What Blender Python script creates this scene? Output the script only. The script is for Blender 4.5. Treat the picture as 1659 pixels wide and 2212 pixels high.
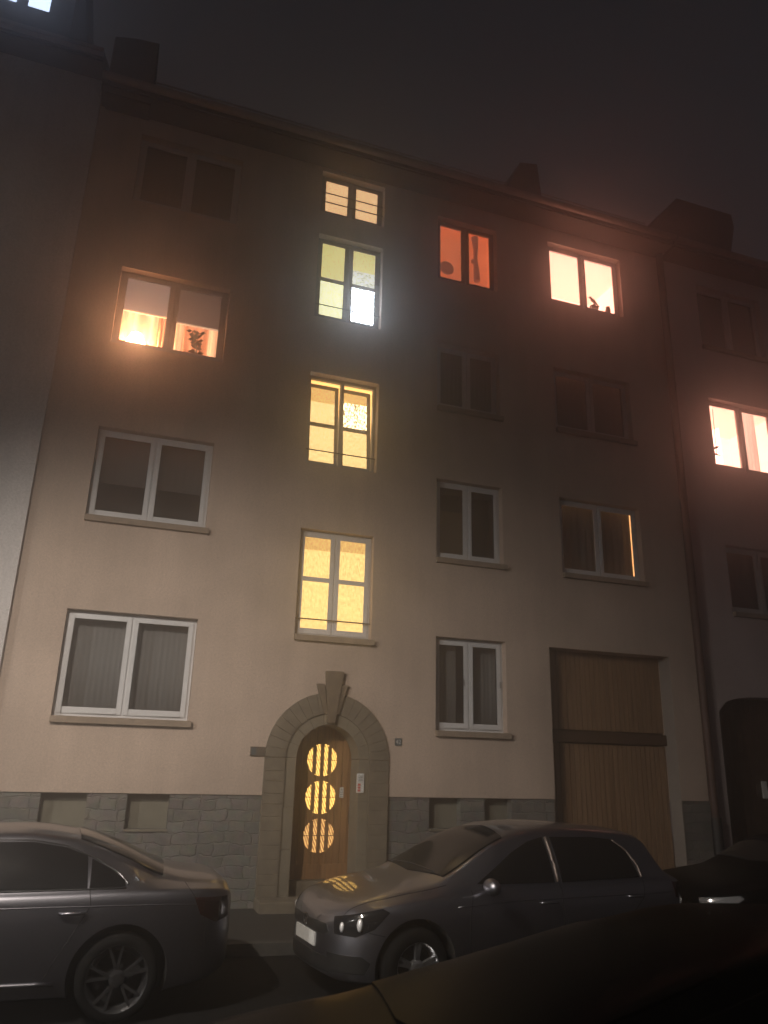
import bpy, bmesh, math, random
import numpy as np
from mathutils import Vector, Matrix
from mathutils.bvhtree import BVHTree
random.seed(7)
for o in list(bpy.data.objects): bpy.data.objects.remove(o)
C = bpy.context.scene.collection
SC = bpy.context.scene

# ------------------------------------------------------------------ camera
H = 1.95
PITCH, YAW, ROLL, FPX = 0.316033, 0.331898, 0.0272556, 1672.077
def cam_axes():
    cy, sy, cp, sp = math.cos(YAW), math.sin(YAW), math.cos(PITCH), math.sin(PITCH)
    f = Vector((sy*cp, cy*cp, sp)); r = Vector((cy, -sy, 0)); u = r.cross(f)
    cr, sr = math.cos(ROLL), math.sin(ROLL)
    return cr*r + sr*u, -sr*r + cr*u, f
r_, u_, f_ = cam_axes()
cd = bpy.data.cameras.new('camera'); cam = bpy.data.objects.new('camera', cd); C.objects.link(cam)
cam.matrix_world = Matrix(((r_.x, u_.x, -f_.x, 0), (r_.y, u_.y, -f_.y, 0), (r_.z, u_.z, -f_.z, H), (0, 0, 0, 1)))
cd.sensor_fit = 'VERTICAL'; cd.sensor_height = 36.0; cd.lens = 36.0*FPX/2212
cd.clip_end = 500
SC.camera = cam

# ------------------------------------------------------------------ world: night sky over a lit town
W = bpy.data.worlds.new('World'); SC.world = W; W.use_nodes = True
wn = W.node_tree.nodes; wl = W.node_tree.links
bg = wn['Background']
tc = wn.new('ShaderNodeTexCoord'); sep = wn.new('ShaderNodeSeparateXYZ'); wl.new(tc.outputs['Generated'], sep.inputs[0])
rp = wn.new('ShaderNodeValToRGB'); wl.new(sep.outputs['Z'], rp.inputs[0])
rp.color_ramp.elements[0].position = 0.0; rp.color_ramp.elements[0].color = (.036, .031, .032, 1)
rp.color_ramp.elements[1].position = 0.95; rp.color_ramp.elements[1].color = (.0085, .0088, .0108, 1)
e = rp.color_ramp.elements.new(.6); e.color = (.0130, .0130, .0150, 1)
wl.new(rp.outputs[0], bg.inputs['Color']); bg.inputs['Strength'].default_value = 1.0

# ------------------------------------------------------------------ street lamp light (out of the frame, up to the left)
ld = bpy.data.lights.new('street_lamp_light', 'SPOT'); lo = bpy.data.objects.new('street_lamp_light', ld); C.objects.link(lo)
LP = Vector((-2.6, 3.9, 6.3)); LT = Vector((1.9, 11.5, -2.3))
lo.location = LP; lo.rotation_euler = (LT-LP).to_track_quat('-Z', 'Y').to_euler()
ld.energy = 2600; ld.color = (1.0, .885, .765); ld.spot_size = math.radians(103); ld.spot_blend = 1.0; ld.shadow_soft_size = .13

l2 = bpy.data.lights.new('far_street_lamp_light', 'SPOT'); o2 = bpy.data.objects.new('far_street_lamp_light', l2); C.objects.link(o2)
o2.location = (-13, .4, 6.2); o2.rotation_euler = (Vector((.2, 8.0, .6))-Vector((-13, .4, 6.2))).to_track_quat('-Z', 'Y').to_euler()
l2.energy = 4800; l2.color = (1.0, .96, .90); l2.spot_size = math.radians(54); l2.spot_blend = 1.0; l2.shadow_soft_size = .12
cd.dof.use_dof = True; cd.dof.focus_distance = 12.5; cd.dof.aperture_fstop = 2.4
SC.view_settings.view_transform = 'Standard'; SC.view_settings.look = 'None'
SC.view_settings.exposure = 0; SC.view_settings.gamma = 1
SC.cycles.use_denoising = True
SC.cycles.max_bounces = 6; SC.cycles.volume_bounces = 2; SC.cycles.transparent_max_bounces = 12
SC.cycles.caustics_reflective = False; SC.cycles.caustics_refractive = False
SC.cycles.sample_clamp_indirect = 4

# ------------------------------------------------------------------ materials
def nodes(name):
    m = bpy.data.materials.new(name); m.use_nodes = True
    nt = m.node_tree; return m, nt, nt.nodes['Principled BSDF']
def mat(name, col, rough=.6, metal=0, noise=0, nscale=6, bump=0, bscale=80, coat=0, spec=.5, stretch=None, streak=0):
    m, nt, b = nodes(name)
    b.inputs['Roughness'].default_value = rough; b.inputs['Metallic'].default_value = metal
    b.inputs['Coat Weight'].default_value = coat; b.inputs['Coat Roughness'].default_value = .04
    b.inputs['Specular IOR Level'].default_value = spec
    b.inputs['Base Color'].default_value = (*col, 1)
    t = nt.nodes.new('ShaderNodeTexCoord')
    src = t.outputs['Object']
    if stretch:
        mp = nt.nodes.new('ShaderNodeMapping'); mp.inputs['Scale'].default_value = stretch
        nt.links.new(src, mp.inputs[0]); src = mp.outputs[0]
    if noise:
        n = nt.nodes.new('ShaderNodeTexNoise'); n.inputs['Scale'].default_value = nscale; n.inputs['Detail'].default_value = 6
        nt.links.new(src, n.inputs['Vector'])
        r = nt.nodes.new('ShaderNodeValToRGB'); nt.links.new(n.outputs['Fac'], r.inputs[0])
        r.color_ramp.elements[0].position = .3; r.color_ramp.elements[1].position = .7
        r.color_ramp.elements[0].color = (*[max(0, c*(1-noise)) for c in col], 1)
        r.color_ramp.elements[1].color = (*[c*(1+noise) for c in col], 1)
        nt.links.new(r.outputs[0], b.inputs['Base Color'])
    if streak:
        mp2 = nt.nodes.new('ShaderNodeMapping'); mp2.inputs['Scale'].default_value = (3.2, 1, .22); nt.links.new(t.outputs['Object'], mp2.inputs[0])
        a1 = nt.nodes.new('ShaderNodeTexNoise'); a1.inputs['Scale'].default_value = 1.6; a1.inputs['Detail'].default_value = 7; nt.links.new(mp2.outputs[0], a1.inputs['Vector'])
        a2 = nt.nodes.new('ShaderNodeTexNoise'); a2.inputs['Scale'].default_value = 38; a2.inputs['Detail'].default_value = 3; nt.links.new(t.outputs['Object'], a2.inputs['Vector'])
        m1 = nt.nodes.new('ShaderNodeMapRange'); m1.inputs['From Min'].default_value = .35; m1.inputs['From Max'].default_value = .65; m1.inputs['To Min'].default_value = 1-streak; m1.inputs['To Max'].default_value = 1+streak*.4; nt.links.new(a1.outputs['Fac'], m1.inputs['Value'])
        m2 = nt.nodes.new('ShaderNodeMapRange'); m2.inputs['From Min'].default_value = .3; m2.inputs['From Max'].default_value = .7; m2.inputs['To Min'].default_value = .86; m2.inputs['To Max'].default_value = 1.14; nt.links.new(a2.outputs['Fac'], m2.inputs['Value'])
        mm = nt.nodes.new('ShaderNodeMath'); mm.operation = 'MULTIPLY'; nt.links.new(m1.outputs[0], mm.inputs[0]); nt.links.new(m2.outputs[0], mm.inputs[1])
        vm = nt.nodes.new('ShaderNodeVectorMath'); vm.operation = 'SCALE'; nt.links.new(r.outputs[0], vm.inputs[0]); nt.links.new(mm.outputs[0], vm.inputs['Scale']); nt.links.new(vm.outputs[0], b.inputs['Base Color'])
    if bump:
        n2 = nt.nodes.new('ShaderNodeTexNoise'); n2.inputs['Scale'].default_value = bscale; n2.inputs['Detail'].default_value = 5
        nt.links.new(src, n2.inputs['Vector'])
        bp = nt.nodes.new('ShaderNodeBump'); bp.inputs['Strength'].default_value = bump; bp.inputs['Distance'].default_value = .01
        nt.links.new(n2.outputs['Fac'], bp.inputs['Height']); nt.links.new(bp.outputs[0], b.inputs['Normal'])
    return m
def emit(name, col, strength, pattern=None, depth=.4, scale=(1, 1, 1), lo=.35, hi=.7):
    """lit surface: noise pattern gives patterned glass / cloth its texture"""
    m, nt, b = nodes(name)
    b.inputs['Base Color'].default_value = (*[c*.5 for c in col], 1); b.inputs['Roughness'].default_value = .3
    b.inputs['Emission Color'].default_value = (*col, 1); b.inputs['Emission Strength'].default_value = strength
    if pattern:
        t = nt.nodes.new('ShaderNodeTexCoord'); mp = nt.nodes.new('ShaderNodeMapping'); mp.inputs['Scale'].default_value = scale
        nt.links.new(t.outputs['Object'], mp.inputs[0])
        if pattern == 'noise':
            n = nt.nodes.new('ShaderNodeTexNoise'); n.inputs['Detail'].default_value = 4; n.inputs['Scale'].default_value = 1
            fac = n.outputs['Fac']
        else:
            n = nt.nodes.new('ShaderNodeTexWave'); n.inputs['Scale'].default_value = 1; n.inputs['Distortion'].default_value = 2.5
            n.inputs['Detail'].default_value = 3; n.inputs['Detail Scale'].default_value = 1.5; n.wave_profile = 'SIN'; n.bands_direction = 'DIAGONAL'
            fac = n.outputs['Fac']
        nt.links.new(mp.outputs[0], n.inputs['Vector'])
        mr = nt.nodes.new('ShaderNodeMapRange'); mr.inputs['From Min'].default_value = lo; mr.inputs['From Max'].default_value = hi
        mr.inputs['To Min'].default_value = strength*(1-depth); mr.inputs['To Max'].default_value = strength*(1+depth)
        nt.links.new(fac, mr.inputs['Value']); nt.links.new(mr.outputs[0], b.inputs['Emission Strength'])
    return m
def stone(name, col, bw, bh, mortar=.012, warp=.03, tint=.3):
    m, nt, b = nodes(name)
    t = nt.nodes.new('ShaderNodeTexCoord'); mp = nt.nodes.new('ShaderNodeMapping'); mp.inputs['Rotation'].default_value = (math.pi/2, 0, 0)
    nt.links.new(t.outputs['Object'], mp.inputs[0])
    n = nt.nodes.new('ShaderNodeTexNoise'); n.inputs['Scale'].default_value = 3.2; n.inputs['Detail'].default_value = 3
    nt.links.new(mp.outputs[0], n.inputs['Vector'])
    sb = nt.nodes.new('ShaderNodeVectorMath'); sb.operation = 'SUBTRACT'; sb.inputs[1].default_value = (.5, .5, .5); nt.links.new(n.outputs['Color'], sb.inputs[0])
    scl = nt.nodes.new('ShaderNodeVectorMath'); scl.operation = 'SCALE'; scl.inputs['Scale'].default_value = warp*2; nt.links.new(sb.outputs[0], scl.inputs[0])
    ad = nt.nodes.new('ShaderNodeVectorMath'); nt.links.new(mp.outputs[0], ad.inputs[0]); nt.links.new(scl.outputs[0], ad.inputs[1])
    n3 = nt.nodes.new('ShaderNodeTexNoise'); n3.inputs['Scale'].default_value = 14; n3.inputs['Detail'].default_value = 2; nt.links.new(mp.outputs[0], n3.inputs['Vector'])
    s3 = nt.nodes.new('ShaderNodeVectorMath'); s3.operation = 'SUBTRACT'; s3.inputs[1].default_value = (.5, .5, .5); nt.links.new(n3.outputs['Color'], s3.inputs[0])
    s4 = nt.nodes.new('ShaderNodeVectorMath'); s4.operation = 'SCALE'; s4.inputs['Scale'].default_value = warp*.9; nt.links.new(s3.outputs[0], s4.inputs[0])
    ad2 = nt.nodes.new('ShaderNodeVectorMath'); nt.links.new(ad.outputs[0], ad2.inputs[0]); nt.links.new(s4.outputs[0], ad2.inputs[1])
    br = nt.nodes.new('ShaderNodeTexBrick'); br.inputs['Scale'].default_value = 1; br.inputs['Brick Width'].default_value = bw; br.inputs['Row Height'].default_value = bh
    br.inputs['Mortar Size'].default_value = mortar; br.inputs['Mortar Smooth'].default_value = .8; br.inputs['Bias'].default_value = 0
    br.offset = .43; br.squash = .6; br.squash_frequency = 2; br.offset_frequency = 2
    nt.links.new(ad2.outputs[0], br.inputs['Vector'])
    br.inputs['Color1'].default_value = (*[c*(1-tint) for c in col], 1); br.inputs['Color2'].default_value = (*[c*(1+tint) for c in col], 1)
    br.inputs['Mortar'].default_value = (*[c*1.04 for c in col], 1)
    n2 = nt.nodes.new('ShaderNodeTexNoise'); n2.inputs['Scale'].default_value = 9; n2.inputs['Detail'].default_value = 8; nt.links.new(mp.outputs[0], n2.inputs['Vector'])
    mx = nt.nodes.new('ShaderNodeMix'); mx.data_type = 'RGBA'; mx.blend_type = 'OVERLAY'; mx.inputs['Factor'].default_value = .55
    nt.links.new(br.outputs['Color'], mx.inputs['A']); nt.links.new(n2.outputs['Color'], mx.inputs['B'])
    hsv = nt.nodes.new('ShaderNodeHueSaturation'); hsv.inputs['Saturation'].default_value = .55; nt.links.new(mx.outputs['Result'], hsv.inputs['Color'])
    nt.links.new(hsv.outputs[0], b.inputs['Base Color'])
    ma = nt.nodes.new('ShaderNodeMath'); ma.operation = 'MULTIPLY_ADD'; ma.inputs[1].default_value = -.5; nt.links.new(br.outputs['Fac'], ma.inputs[0]); nt.links.new(n2.outputs['Fac'], ma.inputs[2])
    bp = nt.nodes.new('ShaderNodeBump'); bp.inputs['Strength'].default_value = .7; bp.inputs['Distance'].default_value = .03
    nt.links.new(ma.outputs[0], bp.inputs['Height']); nt.links.new(bp.outputs[0], b.inputs['Normal'])
    b.inputs['Roughness'].default_value = .9
    return m
def glass(name, tint=(.9, .9, .9), refl=.9, through=1.0):
    m = bpy.data.materials.new(name); m.use_nodes = True; nt = m.node_tree; nt.nodes.clear()
    out = nt.nodes.new('ShaderNodeOutputMaterial'); mx = nt.nodes.new('ShaderNodeMixShader'); fr = nt.nodes.new('ShaderNodeFresnel'); fr.inputs['IOR'].default_value = 1.5
    tr = nt.nodes.new('ShaderNodeBsdfTransparent'); tr.inputs[0].default_value = (*[c*through for c in tint], 1)
    gl = nt.nodes.new('ShaderNodeBsdfGlossy'); gl.inputs['Roughness'].default_value = .03; gl.inputs['Color'].default_value = (refl, refl, refl, 1)
    ge = nt.nodes.new('ShaderNodeNewGeometry'); inv = nt.nodes.new('ShaderNodeMath'); inv.operation = 'SUBTRACT'; inv.inputs[0].default_value = 1; nt.links.new(ge.outputs['Backfacing'], inv.inputs[1])
    fm_ = nt.nodes.new('ShaderNodeMath'); fm_.operation = 'MULTIPLY'; nt.links.new(fr.outputs[0], fm_.inputs[0]); nt.links.new(inv.outputs[0], fm_.inputs[1])
    nt.links.new(fm_.outputs[0], mx.inputs[0]); nt.links.new(tr.outputs[0], mx.inputs[1]); nt.links.new(gl.outputs[0], mx.inputs[2]); nt.links.new(mx.outputs[0], out.inputs[0])
    return m
M = {}
M['render'] = mat('beige_render', (.485, .382, .312), .95, noise=.10, streak=.06, nscale=1.2, bump=.5, bscale=130)
M['render_grey'] = mat('grey_white_render', (.60, .57, .56), .95, noise=.08, streak=.06, nscale=1.2, bump=.5, bscale=130)
M['render_mauve'] = mat('mauve_grey_render', (.46, .385, .37), .95, noise=.08, streak=.06, nscale=1.2, bump=.5, bscale=130)
M['plinth'] = stone('plinth_rubble_stone', (.132, .118, .097), .36, .145, .012, .055, .16)
M['block'] = mat('dressed_sandstone', (.148, .124, .092), .9, noise=.22, nscale=7, bump=.5, bscale=40)
M['block_pale'] = mat('pale_sandstone', (.172, .149, .112), .9, noise=.15, nscale=7, bump=.4, bscale=40)
M['key'] = mat('brown_sandstone', (.145, .11, .075), .9, noise=.2, nscale=9, bump=.5, bscale=50)
M['sill'] = mat('sandstone_sill', (.26, .20, .15), .9, noise=.15, nscale=10, bump=.3)
M['white'] = mat('white_window_frame', (.62, .62, .63), .35, noise=.04)
M['grey_frame'] = mat('grey_window_frame', (.40, .38, .375), .5, noise=.06)  # grey frame of upper and neighbouring windows, darker than the white one
M['dark_frame'] = mat('brown_grey_window_frame', (.16, .13, .12), .6, noise=.06)
M['reveal'] = M['render']
M['wood'] = mat('varnished_oak', (.30, .14, .042), .45, noise=.35, nscale=3, bump=.2, bscale=14, stretch=(9, 9, .7))
M['door_wood'] = mat('oiled_door_wood', (.235, .128, .06), .4, noise=.3, nscale=3, bump=.2, bscale=14, stretch=(10, 10, .7))
M['gate_wood'] = mat('gate_boards', (.235, .145, .082), .6, noise=.28, nscale=3, bump=.2, bscale=14, stretch=(8, 8, .5))
M['dark_wood'] = mat('dark_brown_beam', (.055, .032, .018), .7, noise=.25, nscale=4)
M['roof'] = mat('dark_roof_tiles', (.035, .030, .030), .8, noise=.25, nscale=8, bump=.6, bscale=9)
M['soffit'] = mat('dark_soffit_boards', (.055, .042, .036), .8, noise=.2, nscale=6)
M['zinc'] = mat('weathered_zinc', (.20, .16, .14), .5, .5, noise=.15)
M['pipe'] = mat('brown_downpipe', (.075, .040, .030), .5, noise=.2)
M['chimney'] = mat('slate_cladding', (.05, .042, .042), .85, noise=.3, nscale=9, bump=.6, bscale=12)
M['iron'] = mat('black_iron', (.02, .02, .02), .5)
M['glass'] = glass('window_glass')
M['car_glass'] = glass('tinted_car_glass', (.16, .17, .17), 1.0)
M['asphalt'] = mat('asphalt', (.0055, .0053, .0053), .85, spec=.15, noise=.3, nscale=40, bump=.6, bscale=220)
M['paving'] = mat('paving', (.035, .033, .030), .85, noise=.25, nscale=20, bump=.5, bscale=120)
M['kerb'] = mat('granite_kerb', (.06, .058, .053), .8, noise=.25, nscale=30, bump=.4, bscale=120)
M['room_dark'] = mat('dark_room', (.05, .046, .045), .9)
M['net'] = mat('grey_net_curtain', (.24, .235, .23), .9, noise=.06, nscale=4, stretch=(30, 30, 2))
M['jamb'] = mat('painted_gate_jamb', (.24, .21, .185), .9, noise=.1, nscale=5)
M['sheer'] = mat('curtain_and_reflection_grey', (.13, .125, .12), .9, noise=.06, nscale=3, stretch=(20, 20, 1))  # dark curtain cloth; also for sheets imitating reflection in dark panes
M['plate_white'] = mat('white_enamel', (.62, .62, .60), .5, noise=.06)
M['red_print'] = mat('red_print', (.55, .06, .03), .6)
M['plate_blue'] = mat('dark_blue_enamel', (.055, .075, .085), .4)
M['plate_brown'] = mat('bronze_plate', (.10, .075, .055), .5, noise=.2, nscale=20)
M['leaf'] = mat('dark_leaf', (.03, .035, .015), .6)
M['pot'] = mat('clay_pot', (.10, .045, .025), .8)
M['bank'] = mat('grey_filler_panel', (.165, .152, .118), .9, noise=.1, nscale=5)
# car materials
M['paint_grey'] = mat('dark_grey_metallic_paint', (.20, .198, .222), .37, 1.0, noise=.03, nscale=300, coat=.6)
M['paint_silver'] = mat('grey_metallic_paint', (.29, .288, .32), .38, 1.0, noise=.03, nscale=300, coat=.9)
M['paint_black'] = mat('black_paint', (.0028, .0027, .0028), .30, .0, spec=.022, coat=0)
M['tyre'] = mat('tyre_rubber', (.0035, .0035, .0035), .9, spec=.12, bump=.3, bscale=60)
M['alloy'] = mat('alloy_rim', (.45, .45, .46), .28, .9)
M['alloy_dark'] = mat('dark_alloy_rim', (.14, .14, .145), .25, .9)
M['well'] = mat('wheel_well_plastic', (.006, .006, .006), .9)
M['trim'] = mat('black_trim', (.012, .012, .012), .45)
M['chrome'] = mat('chrome', (.75, .75, .76), .12, 1.0)
M['lamp_red'] = mat('red_tail_lamp', (.030, .0015, .002), .10, coat=0)
M['lamp_dark'] = mat('dark_red_tail_lamp', (.010, .0015, .0018), .12)
M['reflector'] = mat('headlamp_reflector', (.85, .85, .86), .35, .3)
M['lamp_clear'] = mat('clear_lamp_glass', (.55, .55, .56), .1, .6, coat=1)
M['lamp_smoke'] = mat('smoked_headlamp_glass', (.012, .012, .013), .06)
M['car_pane'] = mat('dark_car_glass', (.006, .006, .0065), .10)
M['seat'] = mat('grey_seat_cloth', (.06, .06, .062), .9)
M['plate_lines'] = mat('plate_black', (.02, .02, .02), .6)

# lit things
M['stair_low'] = emit('amber_pattern_glass', (1.0, .64, .22), 1.5, 'noise', .3, (48, 48, 15))
M['stair_lowtop'] = emit('amber_pattern_glass_ceiling_dim', (1.0, .58, .18), .95, 'noise', .3, (40, 40, 16))  # glow dimmed to paint the darker ceiling seen through the glass
M['stair_mid'] = emit('golden_pattern_glass', (1.0, .66, .26), 1.55, 'noise', .26, (48, 48, 17))
M['stair_midtop'] = emit('golden_pattern_glass_ceiling_dim', (1.0, .57, .17), 1.05, 'noise', .3, (40, 40, 20))  # same painted dimming of the glow for the ceiling behind
M['stair_spark'] = emit('glittering_pattern_glass', (1.0, .72, .36), 3.0, 'noise', .88, (44, 44, 22), .38, .62)
M['stair_olive'] = emit('pale_olive_pattern_glass', (.80, .70, .26), 1.0, 'noise', .22, (24, 24, 12))
M['stair_olive2'] = emit('olive_grey_pattern_glass', (.84, .82, .48), 1.5, 'noise', .25, (24, 24, 10))
M['stair_cool'] = emit('cold_lit_pattern_glass', (.80, .89, 1.0), 13.0, 'noise', .96, (40, 40, 22), .42, .62)
M['stair_coolmid'] = emit('grey_lit_pattern_glass', (.66, .66, .54), 1.15, 'noise', .5, (18, 18, 26), .4, .6)
M['stair_white'] = emit('white_lit_pattern_glass', (.95, .95, .85), 1.9, 'noise', .4, (30, 30, 12))
M['stair_top'] = emit('tan_pattern_glass', (1.0, .60, .29), 1.1, 'noise', .22, (50, 50, 40))
M['stair_room'] = emit('lit_stairwell', (1.0, .60, .20), 1.5)
M['door_glass'] = emit('amber_reeded_glass', (1.0, .58, .14), 1.7, 'wave', .7, (17, 1, 7), .1, .9)
M['door_glass_low'] = emit('dim_amber_reeded_glass', (1.0, .52, .17), .85, 'wave', .8, (17, 1, 7), .1, .9)
M['room_peach'] = emit('peach_lit_room', (1.0, .51, .37), 3.9, 'noise', .06, (1.5, 1.5, 1.5))
M['room_peach_hi'] = emit('bright_peach_lit_wall', (1.0, .64, .50), 5.2)
M['room_warm'] = emit('warm_lit_room', (1.0, .50, .24), 1.1)
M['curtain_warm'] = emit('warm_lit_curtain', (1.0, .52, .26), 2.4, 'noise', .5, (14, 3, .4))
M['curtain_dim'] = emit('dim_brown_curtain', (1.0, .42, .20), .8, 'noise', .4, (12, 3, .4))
M['lamp_shade'] = emit('glowing_lamp_shade', (1.0, .45, .22), 185.0)
M['blind'] = emit('backlit_roller_blind', (.62, .44, .37), .42)
M['blind_dim'] = emit('dim_roller_blind', (.42, .26, .20), .24)
M['room_orange'] = emit('orange_lit_curtain', (1.0, .235, .09), .75, 'noise', .12, (2, 2, 2))
M['shape_orange'] = emit('shaded_orange_cloth', (.42, .12, .07), .5)
M['room_slit'] = emit('orange_lit_gap', (1.0, .52, .2), 2.2)
M['room_blue'] = emit('cold_lit_room', (.60, .72, 1.0), 2.2)
M['room_pinkceil'] = emit('lit_ceiling', (1.0, .52, .38), 2.2)
M['curtain_pink'] = emit('lit_pale_curtain', (1.0, .55, .40), 1.9, 'noise', .25, (24, 3, .5))

# ------------------------------------------------------------------ mesh helpers
class MB:
    def __init__(s): s.v = []; s.f = []; s.uvs = None
    def add(s, vs, fs):
        b = len(s.v); s.v += [tuple(p) for p in vs]; s.f += [tuple(i+b for i in f) for f in fs]; return s
    def quad(s, a, b, c, d): return s.add([a, b, c, d], [(0, 1, 2, 3)])
    def box(s, x0, x1, y0, y1, z0, z1):
        return s.add([(x0, y0, z0), (x1, y0, z0), (x1, y1, z0), (x0, y1, z0), (x0, y0, z1), (x1, y0, z1), (x1, y1, z1), (x0, y1, z1)],
                     [(0, 3, 2, 1), (4, 5, 6, 7), (0, 1, 5, 4), (1, 2, 6, 5), (2, 3, 7, 6), (3, 0, 4, 7)])
    def prism(s, poly, y0, y1):
        """poly: (x,z) list counter-clockwise seen from -y, extruded along y"""
        n = len(poly)
        vs = [(x, y0, z) for x, z in poly]+[(x, y1, z) for x, z in poly]
        fs = [tuple(range(n)), tuple(range(2*n-1, n-1, -1))]+[(i, i+n, (i+1) % n+n, (i+1) % n) for i in range(n)]
        return s.add(vs, fs)
    def prism_x(s, poly, x0, x1):
        n = len(poly)
        vs = [(x0, y, z) for y, z in poly]+[(x1, y, z) for y, z in poly]
        fs = [tuple(range(n)), tuple(range(2*n-1, n-1, -1))]+[(i, i+n, (i+1) % n+n, (i+1) % n) for i in range(n)]
        return s.add(vs, fs)
    def tube(s, pts, r, n=10):
        pts = [Vector(p) for p in pts]; rs = r if isinstance(r, (list, tuple)) else [r]*len(pts); base = len(s.v)
        for i, p in enumerate(pts):
            d = (pts[min(i+1, len(pts)-1)]-pts[max(i-1, 0)]).normalized()
            a = d.cross(Vector((0, 0, 1)) if abs(d.z) < .9 else Vector((1, 0, 0))).normalized(); b = d.cross(a)
            for k in range(n):
                t = 2*math.pi*k/n; s.v.append(tuple(p+rs[i]*(math.cos(t)*a+math.sin(t)*b)))
        for i in range(len(pts)-1):
            for k in range(n):
                s.f.append((base+i*n+k, base+i*n+(k+1) % n, base+(i+1)*n+(k+1) % n, base+(i+1)*n+k))
        s.f.append(tuple(base+k for k in range(n-1, -1, -1))); s.f.append(tuple(base+(len(pts)-1)*n+k for k in range(n)))
        return s
    def lathe(s, prof, c, axis='y', n=40):
        """prof: (r, t) list; t runs along axis"""
        base = len(s.v); m = len(prof)
        for k in range(n):
            a = 2*math.pi*k/n
            for r, t in prof:
                if axis == 'y': s.v.append((c[0]+r*math.cos(a), c[1]+t, c[2]+r*math.sin(a)))
                else: s.v.append((c[0]+r*math.cos(a), c[1]+r*math.sin(a), c[2]+t))
        for k in range(n):
            for i in range(m-1):
                q = (base+k*m+i, base+k*m+i+1, base+((k+1) % n)*m+i+1, base+((k+1) % n)*m+i)
                s.f.append(q)
        return s
    def ball(s, c, rx, ry, rz, n=12):
        base = len(s.v)
        for i in range(n+1):
            th = math.pi*i/n
            for k in range(n):
                ph = 2*math.pi*k/n; s.v.append((c[0]+rx*math.sin(th)*math.cos(ph), c[1]+ry*math.sin(th)*math.sin(ph), c[2]+rz*math.cos(th)))
        for i in range(n):
            for k in range(n): s.f.append((base+i*n+k, base+(i+1)*n+k, base+(i+1)*n+(k+1) % n, base+i*n+(k+1) % n))
        return s
    def build(s, name, m, parent=None, smooth=False, bevel=0):
        me = bpy.data.meshes.new(name); me.from_pydata(s.v, [], s.f); 
        bm = bmesh.new(); bm.from_mesh(me)
        bmesh.ops.remove_doubles(bm, verts=bm.verts, dist=1e-5)
        bmesh.ops.recalc_face_normals(bm, faces=bm.faces)
        if bevel: bmesh.ops.bevel(bm, geom=[e for e in bm.edges if e.is_manifold and e.calc_face_angle(0) > .6], offset=bevel, segments=2, profile=.6, affect='EDGES')
        bm.to_mesh(me); bm.free()
        if smooth:
            for p in me.polygons: p.use_smooth = True
        o = bpy.data.objects.new(name, me); C.objects.link(o)
        if m: me.materials.append(m)
        if parent: o.parent = parent
        return o
def tag(o, label=None, cat=None, group=None, kind=None):
    if label: o['label'] = label
    if cat: o['category'] = cat
    if group: o['group'] = group
    if kind: o['kind'] = kind
    return o
def empty(name, loc=(0, 0, 0), label=None, cat=None, group=None):
    o = bpy.data.objects.new(name, None); C.objects.link(o); o.location = loc; return tag(o, label, cat, group)

# ------------------------------------------------------------------ ground (street falls gently to the right)
SL = -.011
def gz(x): return -.035+SL*(x-.4)
def slab(name, x0, x1, y0, y1, z0, z1, m):
    b = MB(); b.add([(x0, y0, gz(x0)+z0), (x1, y0, gz(x1)+z0), (x1, y1, gz(x1)+z0), (x0, y1, gz(x0)+z0), (x0, y0, gz(x0)+z1), (x1, y0, gz(x1)+z1), (x1, y1, gz(x1)+z1), (x0, y1, gz(x0)+z1)],
        [(0, 3, 2, 1), (4, 5, 6, 7), (0, 1, 5, 4), (1, 2, 6, 5), (2, 3, 7, 6), (3, 0, 4, 7)])
    return b.build(name, m)
tag(slab('road', -22, 34, -10, 9.35, -.5, 0, M['asphalt']), kind='structure')
tag(slab('kerb', -22, 34, 9.352, 9.48, -.5, .125, M['kerb']), kind='structure')
tag(slab('pavement', -22, 34, 9.482, 24, -.5, .12, M['paving']), kind='structure')

Y0 = 11.5
def wall(name, x0, x1, z0, z1, holes, m, parent, y=Y0, depth=.16):
    """wall sheet with rectangular openings and their reveals; holes = (x0,x1,z0,z1[,depth])"""
    xs = sorted({x0, x1, *[h[0] for h in holes], *[h[1] for h in holes]}); zs = sorted({z0, z1, *[h[2] for h in holes], *[h[3] for h in holes]})
    b = MB()
    for i in range(len(xs)-1):
        for k in range(len(zs)-1):
            cx, cz = (xs[i]+xs[i+1])/2, (zs[k]+zs[k+1])/2
            if any(h[0] < cx < h[1] and h[2] < cz < h[3] for h in holes): continue
            b.quad((xs[i], y, zs[k]), (xs[i+1], y, zs[k]), (xs[i+1], y, zs[k+1]), (xs[i], y, zs[k+1]))
    for h in holes:
        d = h[4] if len(h) > 4 else depth; a0, a1, c0, c1 = h[:4]
        b.quad((a0, y, c0), (a0, y+d, c0), (a0, y+d, c1), (a0, y, c1)); b.quad((a1, y, c0), (a1, y, c1), (a1, y+d, c1), (a1, y+d, c0))
        op = h[5] if len(h) > 5 else ''
        if 't' not in op: b.quad((a0, y, c1), (a0, y+d, c1), (a1, y+d, c1), (a1, y, c1))
        if 'b' not in op: b.quad((a0, y, c0), (a1, y, c0), (a1, y+d, c0), (a0, y+d, c0))
    return b.build(name, m, parent)

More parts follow.
